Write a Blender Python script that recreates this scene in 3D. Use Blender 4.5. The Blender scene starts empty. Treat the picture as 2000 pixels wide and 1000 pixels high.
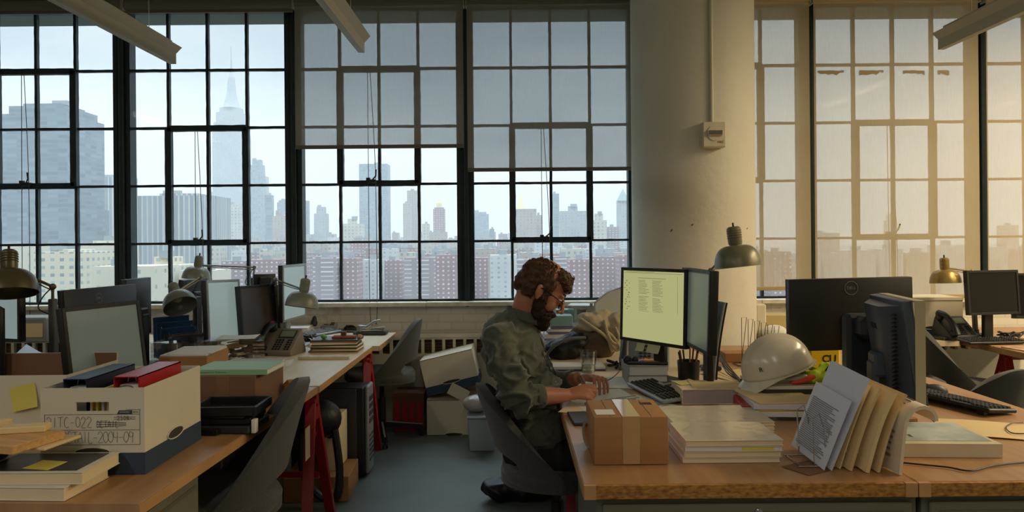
import bpy, bmesh, math, random
from mathutils import Vector, Matrix, Euler, noise
S = bpy.context.scene
C = S.collection
PI = math.pi

# ------------------------------------------------------------------ camera
F = 1430.0          # focal length in pixels of the 2000 px wide frame
EYE = 1.44
H0 = 472.0
ROLL = 0.0085
cam_d = bpy.data.cameras.new('camera')
cam_d.sensor_width = 36.0
cam_d.lens = 36.0 * F / 2000.0
cam_d.shift_y = -(500 - H0) / 2000.0
cam_d.clip_end = 6000
cam = bpy.data.objects.new('camera', cam_d)
C.objects.link(cam)
cam.matrix_world = Matrix.Translation((0, 0, EYE)) @ Matrix.Rotation(ROLL, 4, 'Y') @ Matrix.Rotation(PI / 2, 4, 'X')
S.camera = cam

# ------------------------------------------------------------------ world (overcast sky)
S.view_settings.view_transform = 'Standard'
S.view_settings.look = 'None'
S.view_settings.gamma = 1.0
S.view_settings.exposure = 0.75
S.cycles.volume_bounces = 4
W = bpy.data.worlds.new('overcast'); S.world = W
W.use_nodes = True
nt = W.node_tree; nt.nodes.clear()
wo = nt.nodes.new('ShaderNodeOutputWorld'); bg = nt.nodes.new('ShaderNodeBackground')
tc = nt.nodes.new('ShaderNodeTexCoord'); sep = nt.nodes.new('ShaderNodeSeparateXYZ')
nt.links.new(tc.outputs['Generated'], sep.inputs[0])
mp = nt.nodes.new('ShaderNodeMapping'); mp.inputs['Scale'].default_value = (2.2, 2.2, 7.0)
nt.links.new(tc.outputs['Generated'], mp.inputs[0])
nz = nt.nodes.new('ShaderNodeTexNoise'); nz.inputs['Scale'].default_value = 1.5; nz.inputs['Detail'].default_value = 4; nz.inputs['Roughness'].default_value = .5
nt.links.new(mp.outputs[0], nz.inputs['Vector'])
ma = nt.nodes.new('ShaderNodeMath'); ma.operation = 'MULTIPLY_ADD'; ma.inputs[1].default_value = 0.42; ma.inputs[2].default_value = -0.21
nt.links.new(nz.outputs['Fac'], ma.inputs[0])
ad = nt.nodes.new('ShaderNodeMath'); ad.operation = 'ADD'
nt.links.new(ma.outputs[0], ad.inputs[0]); nt.links.new(sep.outputs['Z'], ad.inputs[1])
cr = nt.nodes.new('ShaderNodeValToRGB')
e = cr.color_ramp.elements
e[0].position = 0.0; e[0].color = (.82, .86, .88, 1)
e[1].position = 1.0; e[1].color = (.55, .62, .68, 1)
for p, c in ((.12, (.88, .92, .93, 1)), (.19, (.78, .85, .88, 1)), (.27, (.55, .65, .71, 1)), (.36, (.50, .60, .67, 1))):
    q = e.new(p); q.color = c
nt.links.new(ad.outputs[0], cr.inputs[0])
nt.links.new(cr.outputs[0], bg.inputs[0])
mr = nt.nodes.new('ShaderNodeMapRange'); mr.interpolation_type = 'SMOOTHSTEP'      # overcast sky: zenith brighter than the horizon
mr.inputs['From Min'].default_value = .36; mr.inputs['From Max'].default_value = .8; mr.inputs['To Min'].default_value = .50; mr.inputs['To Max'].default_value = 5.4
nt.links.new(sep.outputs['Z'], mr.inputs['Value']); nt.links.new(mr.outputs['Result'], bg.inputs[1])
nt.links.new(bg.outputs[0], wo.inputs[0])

# ------------------------------------------------------------------ interior lamps: warm lamps off to the right, neutral ones added as front fill (see lit_fixture)
WARM = (1.0, .79, .48); NEUT_FILL = (1.0, .93, .84)
LIT = [  # x, y, z, length along y, watts, colour
    (4.3, 3.3, 3.25, 2.6, 85, WARM),
    (6.7, 3.2, 3.25, 3.2, 90, WARM),
    (6.0, 0.2, 3.25, 3.0, 50, WARM),
    (0.2, -1.6, 3.25, 3.0, 17, NEUT_FILL),
    (-2.6, -1.6, 3.25, 3.0, 26, NEUT_FILL),
    (-5.2, 0.6, 3.25, 3.0, 18, NEUT_FILL),
]
for x, y, z, L, w, c in LIT:
    ld = bpy.data.lights.new('lamp_fill_light', 'AREA'); ld.shape = 'RECTANGLE'; ld.size = .2; ld.size_y = L
    ld.energy = w; ld.color = c
    lo = bpy.data.objects.new('lamp_fill_light', ld); C.objects.link(lo); lo.location = (x, y, z - .012)

# ------------------------------------------------------------------ helpers
def ray(px, py):
    dx, dy = px - 1000.0, H0 - py
    c, s = math.cos(ROLL), math.sin(ROLL)
    return (dx * c + dy * s) / F, (-dx * s + dy * c) / F
def P(px, py, Y):
    """world point at depth Y seen at pixel"""
    u, v = ray(px, py); return Vector((u * Y, Y, EYE + v * Y))
def G(px, py, h):
    """world point at height h seen at pixel"""
    u, v = ray(px, py); Y = (h - EYE) / v; return Vector((u * Y, Y, h))

def lin(c):
    f = lambda v: v / 12.92 if v <= .04045 else ((v + .055) / 1.055) ** 2.4
    return tuple(f(x / 255.0) for x in c) + (1.0,)

MATS = {}
def mat(name, rgb, rough=.6, metal=0., spec=.5, var=0., vscale=8., bump=0., bscale=60., emit=None, estr=1., trans=0., sheen=0., stretch=None, rgb2=None):
    if name in MATS: return MATS[name]
    m = bpy.data.materials.new(name); m.use_nodes = True
    n = m.node_tree; b = n.nodes['Principled BSDF']
    col = lin(rgb)
    b.inputs['Base Color'].default_value = col
    b.inputs['Roughness'].default_value = rough
    b.inputs['Metallic'].default_value = metal
    b.inputs['Specular IOR Level'].default_value = spec
    if sheen: b.inputs['Sheen Weight'].default_value = sheen
    if trans: b.inputs['Transmission Weight'].default_value = trans
    if emit is not None:
        b.inputs['Emission Color'].default_value = lin(emit); b.inputs['Emission Strength'].default_value = estr
    if var or bump or rgb2:
        t = n.nodes.new('ShaderNodeTexCoord'); mpn = n.nodes.new('ShaderNodeMapping')
        n.links.new(t.outputs['Object'], mpn.inputs[0])
        if stretch: mpn.inputs['Scale'].default_value = stretch
        if var or rgb2:
            z = n.nodes.new('ShaderNodeTexNoise'); z.inputs['Scale'].default_value = vscale; z.inputs['Detail'].default_value = 5
            n.links.new(mpn.outputs[0], z.inputs['Vector'])
            r = n.nodes.new('ShaderNodeValToRGB'); r.color_ramp.elements[0].position = .3; r.color_ramp.elements[1].position = .7
            if rgb2: c2 = lin(rgb2); c1 = col
            else:
                c1 = tuple(min(1, x * (1 - var)) for x in col[:3]) + (1,); c2 = tuple(min(1, x * (1 + var)) for x in col[:3]) + (1,)
            r.color_ramp.elements[0].color = c1; r.color_ramp.elements[1].color = c2
            n.links.new(z.outputs['Fac'], r.inputs[0]); n.links.new(r.outputs[0], b.inputs['Base Color'])
        if bump:
            z2 = n.nodes.new('ShaderNodeTexNoise'); z2.inputs['Scale'].default_value = bscale; z2.inputs['Detail'].default_value = 3
            n.links.new(mpn.outputs[0], z2.inputs['Vector'])
            bp = n.nodes.new('ShaderNodeBump'); bp.inputs['Strength'].default_value = bump; bp.inputs['Distance'].default_value = .01
            n.links.new(z2.outputs['Fac'], bp.inputs['Height']); n.links.new(bp.outputs[0], b.inputs['Normal'])
    MATS[name] = m; return m

def math_node(n, op, a, b=None, c=None):
    k = n.nodes.new('ShaderNodeMath'); k.operation = op
    for i, v in enumerate((a, b, c)):
        if v is None: continue
        if isinstance(v, (int, float)): k.inputs[i].default_value = v
        else: n.links.new(v, k.inputs[i])
    return k.outputs[0]

def glass_mat(name, tint=(1, 1, 1), gloss=.06, fac=.35):
    if name in MATS: return MATS[name]
    m = bpy.data.materials.new(name); m.use_nodes = True; n = m.node_tree; n.nodes.clear()
    o = n.nodes.new('ShaderNodeOutputMaterial'); t = n.nodes.new('ShaderNodeBsdfTransparent'); g = n.nodes.new('ShaderNodeBsdfGlossy'); x = n.nodes.new('ShaderNodeMixShader')
    t.inputs[0].default_value = (*tint, 1); g.inputs['Roughness'].default_value = .03
    f = n.nodes.new('ShaderNodeLayerWeight'); f.inputs[0].default_value = .35
    k = math_node(n, 'MULTIPLY_ADD', f.outputs['Facing'], fac, gloss)
    n.links.new(k, x.inputs[0]); n.links.new(t.outputs[0], x.inputs[1]); n.links.new(g.outputs[0], x.inputs[2]); n.links.new(x.outputs[0], o.inputs[0])
    MATS[name] = m; return m

def rotm(rx=0, ry=0, rz=0): return Euler((math.radians(rx), math.radians(ry), math.radians(rz))).to_matrix().to_4x4()
def T(x, y, z): return Matrix.Translation((x, y, z))

class MB:
    def __init__(s): s.bm = bmesh.new()
    def _add(s, verts, faces, M=None, m=0):
        vs = [s.bm.verts.new(M @ Vector(v) if M is not None else v) for v in verts]
        out = []
        for f in faces:
            try: q = s.bm.faces.new([vs[i] for i in f]); q.material_index = m; out.append(q)
            except ValueError: pass
        return out
    def box(s, c, d, rot=None, bev=0., m=0, top=None, seg=1):
        x, y, z = d[0] / 2, d[1] / 2, d[2] / 2
        tx, ty = (top if top else (1, 1))
        v = [(-x, -y, -z), (x, -y, -z), (x, y, -z), (-x, y, -z), (-x * tx, -y * ty, z), (x * tx, -y * ty, z), (x * tx, y * ty, z), (-x * tx, y * ty, z)]
        M = Matrix.Translation(c) @ (rot if rot is not None else Matrix.Identity(4))
        fs = s._add(v, [(0, 3, 2, 1), (4, 5, 6, 7), (0, 1, 5, 4), (1, 2, 6, 5), (2, 3, 7, 6), (3, 0, 4, 7)], M, m)
        if bev:
            es = list({e for f in fs for e in f.edges})
            r = bmesh.ops.bevel(s.bm, geom=es, offset=bev, segments=seg, profile=.5, affect='EDGES')
            for f in r['faces']: f.material_index = m
        return s
    def cyl(s, p0, p1, r0, r1=None, seg=14, m=0, cap=True):
        p0, p1 = Vector(p0), Vector(p1); r1 = r0 if r1 is None else r1
        d = (p1 - p0).normalized(); a = d.orthogonal().normalized(); b = d.cross(a)
        v = []
        for p, r in ((p0, r0), (p1, r1)):
            for i in range(seg):
                t = 2 * PI * i / seg; v.append(p + (a * math.cos(t) + b * math.sin(t)) * r)
        f = [(i, (i + 1) % seg, seg + (i + 1) % seg, seg + i) for i in range(seg)]
        if cap: f += [tuple(range(seg))[::-1], tuple(range(seg, 2 * seg))]
        s._add(v, f, None, m); return s
    def tube(s, pts, r, seg=8, m=0, cap=True, flat=None):
        pts = [Vector(p) for p in pts]; n = len(pts)
        rr = r if isinstance(r, (list, tuple)) else [r] * n
        d0 = (pts[1] - pts[0]).normalized(); a = d0.orthogonal().normalized() if flat is None else Vector(flat)
        v = []
        for i, p in enumerate(pts):
            d = (pts[min(i + 1, n - 1)] - pts[max(i - 1, 0)]).normalized()
            a = (a - d * a.dot(d))
            a = a.normalized() if a.length > 1e-6 else d.orthogonal().normalized()
            b = d.cross(a)
            for k in range(seg):
                t = 2 * PI * k / seg; v.append(p + (a * math.cos(t) + b * math.sin(t)) * rr[i])
        f = []
        for i in range(n - 1):
            for k in range(seg): f.append((i * seg + k, i * seg + (k + 1) % seg, (i + 1) * seg + (k + 1) % seg, (i + 1) * seg + k))
        if cap: f += [tuple(range(seg))[::-1], tuple(range((n - 1) * seg, n * seg))]
        s._add(v, f, None, m); return s
    def lathe(s, prof, seg=32, M=None, m=0, sx=1., sy=1., a0=0., a1=2 * PI):
        full = abs(a1 - a0 - 2 * PI) < 1e-6; ns = seg if full else seg + 1
        v = []
        for r, z in prof:
            for i in range(ns):
                t = a0 + (a1 - a0) * i / seg; v.append((r * math.cos(t) * sx, r * math.sin(t) * sy, z))
        f = []
        for j in range(len(prof) - 1):
            for i in range(seg):
                k = (i + 1) % ns; f.append((j * ns + i, j * ns + k, (j + 1) * ns + k, (j + 1) * ns + i))
        s._add(v, f, M, m); bmesh.ops.remove_doubles(s.bm, verts=s.bm.verts, dist=1e-6); return s
    def prism(s, pts, h, M=None, m=0):
        """outline in local XY, extruded from z=0 to z=h"""
        n = len(pts)
        v = [(p[0], p[1], 0) for p in pts] + [(p[0], p[1], h) for p in pts]
        f = [tuple(range(n))[::-1], tuple(range(n, 2 * n))] + [(i, (i + 1) % n, n + (i + 1) % n, n + i) for i in range(n)]
        s._add(v, f, M, m); return s
    def grid(s, fn, nu, nv, M=None, m=0, th=0.):
        """surface fn(u,v)->point; th>0 gives it a real thickness"""
        v = [fn(i / nu, j / nv) for j in range(nv + 1) for i in range(nu + 1)]
        f = [(j * (nu + 1) + i, j * (nu + 1) + i + 1, (j + 1) * (nu + 1) + i + 1, (j + 1) * (nu + 1) + i) for j in range(nv) for i in range(nu)]
        fs = s._add(v, f, M, m)
        if th:
            fs2 = [f for f in fs if f.is_valid]
            for q in fs2: q.normal_update()
            r = bmesh.ops.solidify(s.bm, geom=fs2, thickness=th)
            for f in r['geom']:
                if isinstance(f, bmesh.types.BMFace): f.material_index = m
        return s
    def sph(s, c, r, seg=16, rings=10, M=None, m=0):
        r = (r, r, r) if isinstance(r, (int, float)) else r
        pr = [(math.sin(PI * i / rings), -math.cos(PI * i / rings)) for i in range(rings + 1)]
        MM = Matrix.Translation(c) @ (M if M is not None else Matrix.Identity(4)) @ Matrix.Diagonal((*r, 1))
        return s.lathe(pr, seg, MM, m)
    def build(s, name, mats, parent=None, smooth=35, loc=None, **kw):
        bmesh.ops.recalc_face_normals(s.bm, faces=s.bm.faces)
        me = bpy.data.meshes.new(name); s.bm.to_mesh(me); s.bm.free()
        if not isinstance(mats, (list, tuple)): mats = [mats]
        for q in mats: me.materials.append(q)
        if smooth:
            for p in me.polygons: p.use_smooth = True
            me.set_sharp_from_angle(angle=math.radians(smooth))
        o = bpy.data.objects.new(name, me); C.objects.link(o)
        if parent is not None: o.parent = parent
        if loc is not None: o.location = loc
        for k, v in kw.items(): o[k] = v
        return o

def thing(name, label, cat, loc=(0, 0, 0), rz=0., group=None):
    o = bpy.data.objects.new(name, None); C.objects.link(o); o.empty_display_size = .05
    o.location = loc; o.rotation_euler = (0, 0, math.radians(rz)); o['label'] = label; o['category'] = cat
    if group: o['group'] = group
    return o
def tag(o, label, cat, group=None):
    o['label'] = label; o['category'] = cat
    if group: o['group'] = group
    return o
def structure(o): o['kind'] = 'structure'; return o
def dup(o, loc=None, rz=None, label=None, parent=None):
    c = o.copy(); C.objects.link(c)
    if parent is not None: c.parent = parent
    for ch in list(o.children): dup(ch, parent=c)
    if loc is not None: c.location = loc
    if rz is not None: c.rotation_euler = (0, 0, math.radians(rz))
    if label: c['label'] = label
    return c
def text_mesh(name, body, size, m, parent, M, depth=.0006, bold=0., spacing=1.0, align='CENTER', shear=0., sx=1.):
    cu = bpy.data.curves.new('t', 'FONT'); cu.body = body; cu.size = size; cu.extrude = depth; cu.offset = bold - .012 * size
    cu.align_x = align; cu.align_y = 'CENTER'; cu.space_character = spacing; cu.shear = shear; cu.resolution_u = 3
    to = bpy.data.objects.new('t', cu); C.objects.link(to)
    dg = bpy.context.evaluated_depsgraph_get()
    me = bpy.data.meshes.new_from_object(to.evaluated_get(dg)); bpy.data.objects.remove(to)
    me.transform(M @ Matrix.Diagonal((sx, 1, 1, 1))); me.materials.clear(); me.materials.append(m); me.name = name
    o = bpy.data.objects.new(name, me); C.objects.link(o)
    if parent is not None: o.parent = parent
    return o
def smoothpath(pts, n=6):
    """Catmull-Rom through points"""
    pts = [Vector(p) for p in pts]; out = []
    for i in range(len(pts) - 1):
        p0 = pts[max(i - 1, 0)]; p1 = pts[i]; p2 = pts[i + 1]; p3 = pts[min(i + 2, len(pts) - 1)]
        for k in range(n):
            t = k / n
            out.append(.5 * ((2 * p1) + (p2 - p0) * t + (2 * p0 - 5 * p1 + 4 * p2 - p3) * t * t + (3 * p1 - p0 - 3 * p2 + p3) * t ** 3))
    out.append(pts[-1]); return out
# ------------------------------------------------------------------ room shell
YW = 6.0                      # window plane
PITCH = 334 / F * YW; MULL = 28 / F * YW; PW = (PITCH - MULL) / 4
PH = 112.6 / F * YW
ZB = EYE + (H0 - 583) / F * YW        # bottom of glass
ZT = ZB + 5 * PH
XM0 = (909 - 1000) / F * YW + .004    # centre of the mullion left of the fourth window
steel = mat('dark_painted_steel', (20, 38, 40), .55, var=.3, vscale=20)
steelw = mat('dark_bronze_steel', (26, 34, 32), .5)
winglass = glass_mat('window_glass', (.96, .98, .98), .002, .03)
cream = mat('cream_wall_paint', (178, 168, 146), .75, var=.12, vscale=3, bump=.25, bscale=25)
ceil = mat('white_ceiling', (228, 226, 218), .9)
# floor: grey painted concrete with worn patches
flm = mat('grey_painted_concrete', (108, 118, 117), .42, spec=.35, var=.16, vscale=2.2, bump=.1, bscale=12)
XL, XR, YB = -7.5, 9.5, -5.0
structure(MB().box(((XL + XR) / 2, (YB + 6.4) / 2, -.1), (XR - XL, 6.4 - YB, .2)).build('floor', flm))
structure(MB().box(((XL + XR) / 2, (YB + 6.4) / 2, 4.1), (XR - XL, 6.4 - YB, .2)).build('ceiling', ceil))
structure(MB().box((XL - .1, (YB + 6.4) / 2, 2), (.2, 6.4 - YB, 4.4)).build('wall_left', cream))
structure(MB().box((XR + .1, (YB + 6.4) / 2, 2), (.2, 6.4 - YB, 4.4)).build('wall_right', cream))
structure(MB().box(((XL + XR) / 2, YB - .1, 2), (XR - XL + .4, .2, 4.4)).build('wall_front', cream))

def brick_paint():
    m = bpy.data.materials.new('peeling_painted_brick'); m.use_nodes = True; n = m.node_tree; b = n.nodes['Principled BSDF']
    t = n.nodes.new('ShaderNodeTexCoord'); mpn = n.nodes.new('ShaderNodeMapping'); mpn.inputs['Rotation'].default_value = (PI / 2, 0, 0)
    n.links.new(t.outputs['Object'], mpn.inputs[0])
    br = n.nodes.new('ShaderNodeTexBrick'); br.inputs['Scale'].default_value = 1; br.inputs['Brick Width'].default_value = .2; br.inputs['Row Height'].default_value = .066; br.inputs['Mortar Size'].default_value = .006
    br.inputs['Color1'].default_value = lin((216, 212, 200)); br.inputs['Color2'].default_value = lin((208, 203, 190)); br.inputs['Mortar'].default_value = lin((200, 194, 180))
    n.links.new(mpn.outputs[0], br.inputs[0])
    z = n.nodes.new('ShaderNodeTexNoise'); z.inputs['Scale'].default_value = 3.5; z.inputs['Detail'].default_value = 8; z.inputs['Roughness'].default_value = .7
    n.links.new(t.outputs['Object'], z.inputs['Vector'])
    r = n.nodes.new('ShaderNodeValToRGB'); r.color_ramp.elements[0].position = .56; r.color_ramp.elements[1].position = .66
    n.links.new(z.outputs['Fac'], r.inputs[0])
    x = n.nodes.new('ShaderNodeMixRGB'); x.inputs[2].default_value = lin((176, 146, 106)); n.links.new(r.outputs[0], x.inputs[0]); n.links.new(br.outputs[0], x.inputs[1])
    k = math_node(n, 'MULTIPLY', r.outputs[0], .6); n.links.new(k, x.inputs[0])
    n.links.new(x.outputs[0], b.inputs['Base Color']); b.inputs['Roughness'].default_value = .7
    bp = n.nodes.new('ShaderNodeBump'); bp.inputs['Strength'].default_value = .3; bp.inputs['Distance'].default_value = .006
    n.links.new(br.outputs['Fac'], bp.inputs['Height']); bp.invert = True; n.links.new(bp.outputs[0], b.inputs['Normal'])
    return m
brickm = brick_paint()
ZS = ZB - .03
wall = MB()
wall.box(((XL + XR) / 2, 6.17, (ZS - .02) / 2), (XR - XL, .44, ZS - .02))
structure(wall.build('wall_back', brickm, smooth=0))
# concrete lintel above the windows
structure(MB().box(((XL + XR) / 2, 6.2, (ZT + .02 + 4.0) / 2), (XR - XL, .4, 4.0 - ZT - .02)).build('wall_back_lintel', mat('lintel_paint', (96, 104, 98), .8)))
# sill ledge of cast pieces with broken ends
rnd = random.Random(4)
sl = MB(); x = XL
while x < XR:
    L = rnd.choice((1.1, 1.4, .9, 1.7)); L = min(L, XR - x)
    sl.box((x + L / 2, 5.935 - rnd.random() * .012, ZS - .005 + rnd.random() * .004), (L - .004, .13, .034), bev=.004); x += L
structure(sl.build('trim_1', mat('sill_paint', (214, 208, 190), .6, var=.2, vscale=14)))

# windows: bay k has its left mullion at XM0 + (k-4)*PITCH   (k = 1..7 in view)
def wob_bar(mb, p0, p1, w, d, seed):
    """steel glazing bar with slightly uneven putty edges"""
    r = random.Random(seed); p0, p1 = Vector(p0), Vector(p1); L = (p1 - p0).length; n = max(2, int(L / .05))
    vert = abs(p1.z - p0.z) > abs(p1.x - p0.x)
    A = []
    for i in range(n + 1):
        c = p0.lerp(p1, i / n); a = w / 2 + (r.random() - .3) * .0025; b = w / 2 + (r.random() - .3) * .0025
        if vert: A.append([(c.x - a, c.y - d / 2, c.z), (c.x + b, c.y - d / 2, c.z), (c.x + b, c.y + d / 2, c.z), (c.x - a, c.y + d / 2, c.z)])
        else: A.append([(c.x, c.y - d / 2, c.z - a), (c.x, c.y - d / 2, c.z + b), (c.x, c.y + d / 2, c.z + b), (c.x, c.y + d / 2, c.z - a)])
    v = [q for a in A for q in a]; f = [(0, 1, 2, 3), tuple(4 * n + i for i in (3, 2, 1, 0))]
    for i in range(n):
        for k in range(4): f.append((4 * i + k, 4 * i + (k + 1) % 4, 4 * i + 4 + (k + 1) % 4, 4 * i + 4 + k))
    mb._add(v, f)
BW = .021
for k in range(0, 9):
    xl = XM0 + (k - 4) * PITCH + MULL / 2; xr = xl + 4 * PW
    root = bpy.data.objects.new('window_%d' % k if k else 'window_8', None); C.objects.link(root); structure(root)
    if k == 8: root.name = 'window_9'
    vr = (2 if k % 2 else 1)              # row (from the bottom, 0 based) where the hinged vent starts
    fr = MB()
    wob_bar(fr, (xl - .01, YW, ZB - PH * 0), (xl - .01, YW, ZT), .03, .05, k * 50 + 1)
    wob_bar(fr, (xr + .01, YW, ZB), (xr + .01, YW, ZT), .03, .05, k * 50 + 2)
    wob_bar(fr, (xl - .02, YW, ZB - .012), (xr + .02, YW, ZB - .012), .03, .05, k * 50 + 3)
    wob_bar(fr, (xl - .02, YW, ZT + .01), (xr + .02, YW, ZT + .01), .03, .05, k * 50 + 4)
    for j in range(1, 4):
        x = xl + j * PW
        if j == 2 or True:
            wob_bar(fr, (x, YW, ZB), (x, YW, ZT), BW, .035, k * 50 + 5 + j)
    for j in range(1, 5): wob_bar(fr, (xl, YW, ZB + j * PH), (xr, YW, ZB + j * PH), BW - .003, .034, k * 50 + 15 + j)
    fr.build('window_frame', steel, root, smooth=0)
    # hinged vent: heavier frame around two by two panes, standing inside of the fixed bars
    v = MB(); x0, x1, z0, z1 = xl + PW, xl + 3 * PW, ZB + vr * PH, ZB + (vr + 2) * PH
    wob_bar(v, (x0 + .006, YW - .02, z0), (x0 + .006, YW - .02, z1), .05, .045, k + 900); wob_bar(v, (x1 - .006, YW - .02, z0), (x1 - .006, YW - .02, z1), .05, .045, k + 910)
    wob_bar(v, (x0, YW - .02, z0 + .006), (x1, YW - .02, z0 + .006), .046, .045, k + 920); wob_bar(v, (x0, YW - .02, z1 - .006), (x1, YW - .02, z1 - .006), .046, .045, k + 930)
    vs = v.build('vent_sash', steel, root, smooth=0)
    lt = MB(); xc = (x0 + x1) / 2 - .06
    lt.box((xc, YW - .06, z0 + .02), (.075, .05, .03), bev=.004).box((xc - .02, YW - .075, z0 + .037), (.03, .03, .02))
    lt.tube([(xc + .01, YW - .07, z0 + .03), (xc + .045, YW - .10, z0 + .06), (xc + .052, YW - .12, z0 + .11)], .006, 6)
    lt.build('vent_latch', steelw, vs)
    # pull chain hanging beside the vent
    ch = MB(); zc = z1 - .03
    ch.tube(smoothpath([(xc - .02, YW - .07, zc), (xc - .018, YW - .08, z0 + .05), (xc - .012, YW - .09, ZB - .1), (xc + .02, YW - .09, ZB - .16), (xc + .045, YW - .09, ZB - .08), (xc + .04, YW - .085, z0 + .1), (xc, YW - .07, zc)], 5), .0028, 5)
    ch.build('pull_chain', mat('chain_brass', (90, 84, 66), .4, .8), root)
    gl = MB(); gl.box(((xl + xr) / 2, YW + .004, (ZB + ZT) / 2), (4 * PW + .02, .004, 5 * PH + .02))
    gl.build('glass', winglass, root, smooth=0)
    # heavy mullion on the left
    mu = MB(); xm = xl - MULL / 2
    mu.box((xm, YW + .03, (ZB + ZT) / 2 - .02), (MULL + .02, .10, ZT - ZB + .08)).box((xm + .012, YW - .03, (ZB + ZT) / 2 - .02), (.035, .05, ZT - ZB + .08), bev=.004)
    mu.build('mullion', steel, root, smooth=0)

# column with mushroom shaft, conduit and pull station
colY = 5.35
xa, xb = P(1236, 300, colY - .05).x, P(1474, 300, colY - .05).x
colR = (xb - xa) / 2 * .995; colX = (xa + xb) / 2
cm = mat('cream_column_paint', (216, 212, 198), .6, var=.05, vscale=2.0, bump=.35, bscale=14)
cb = MB(); cb.lathe([(colR, 0), (colR, 4.0)], 72, T(colX, colY, 0)); col = structure(cb.build('wall_column', cm))
for px_, py_, s_ in ((1313, 450, .010), (1350, 439, .009), (1466, 446, .007)):      # chips in the paint
    x_ = P(px_, py_, 4.95).x - colX; y_ = -math.sqrt(colR ** 2 - x_ ** 2); q_ = P(px_, py_, colY + y_)
    k_ = MB(); k_.prism([(-s_, -s_), (s_ * .6, -s_ * .5), (s_, s_ * .8), (-s_ * .2, s_ * .5)], .0012, T(colX + x_, colY + y_ - .0004, q_.z) @ rotm(90, 0, math.degrees(math.atan2(x_, -y_)))); k_.build('paint_chip', mat('chip_brown', (110, 88, 60), .9), col, smooth=0)
# ------------------------------------------------------------------ roller shades
def shade_mat(name, trans, dif, mixt):
    m = bpy.data.materials.new(name); m.use_nodes = True; n = m.node_tree; n.nodes.clear()
    o = n.nodes.new('ShaderNodeOutputMaterial')
    t = n.nodes.new('ShaderNodeBsdfTransparent'); t.inputs[0].default_value = (*trans, 1)
    d = n.nodes.new('ShaderNodeBsdfDiffuse'); l = n.nodes.new('ShaderNodeBsdfTranslucent')
    tcn = n.nodes.new('ShaderNodeTexCoord'); mpn = n.nodes.new('ShaderNodeMapping'); mpn.inputs['Scale'].default_value = (60, 60, 3); n.links.new(tcn.outputs['Object'], mpn.inputs[0])
    z = n.nodes.new('ShaderNodeTexNoise'); z.inputs['Scale'].default_value = 4; z.inputs['Detail'].default_value = 3; n.links.new(mpn.outputs[0], z.inputs['Vector'])
    r = n.nodes.new('ShaderNodeValToRGB'); dc = lin(dif)
    r.color_ramp.elements[0].color = tuple(v * .9 for v in dc[:3]) + (1,); r.color_ramp.elements[1].color = tuple(v * 1.1 for v in dc[:3]) + (1,)
    n.links.new(z.outputs['Fac'], r.inputs[0]); n.links.new(r.outputs[0], d.inputs[0]); n.links.new(r.outputs[0], l.inputs[0])
    a = n.nodes.new('ShaderNodeMixShader'); a.inputs[0].default_value = .22; n.links.new(d.outputs[0], a.inputs[1]); n.links.new(l.outputs[0], a.inputs[2])
    b = n.nodes.new('ShaderNodeMixShader'); b.inputs[0].default_value = mixt; n.links.new(a.outputs[0], b.inputs[1]); n.links.new(t.outputs[0], b.inputs[2])
    n.links.new(b.outputs[0], o.inputs[0]); return m
shm = shade_mat('grey_shade_mesh', (.92, .97, 1.0), (150, 143, 124), .30)
shw = shade_mat('warm_lit_shade_mesh', (1., .97, .92), (204, 186, 150), .31)  # warm lamp light on the right-hand shades put into the cloth colour
railm = mat('shade_rail', (104, 100, 84), .6); railw = mat('warm_lit_shade_rail', (170, 148, 104), .6)  # second rail colour has the same warm lamp light painted in
YS = 5.90
SH = [  # bay, left px, right px, bottom px (None = rolled up), label
    (1, -100, 240, None, 'rolled-up grey window shade over the leftmost window'),
    (2, 246, 572, None, 'rolled-up grey window shade over the window with the spired tower'),
    (3, 577, 905, 290, 'grey mesh roller shade drawn down over the upper half of window, left one'),
    (4, 912, 1239, 334, 'grey mesh roller shade left of the column, its hem at lower height above the man'),
    (5, 1246, 1579, 567, 'mesh roller shade coloured in warm lamp light behind the round column, hem just above the sill'),
    (6, 1587, 1908, 582, 'wide mesh roller shade coloured in warm lamp light right of the column with a torn strip near the top'),
    (7, 1923, 2250, 582, 'mesh roller shade coloured in warm lamp light cut off by the right edge of the photo'),
]
zc0 = EYE + (H0 - 8) / F * YS
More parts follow.
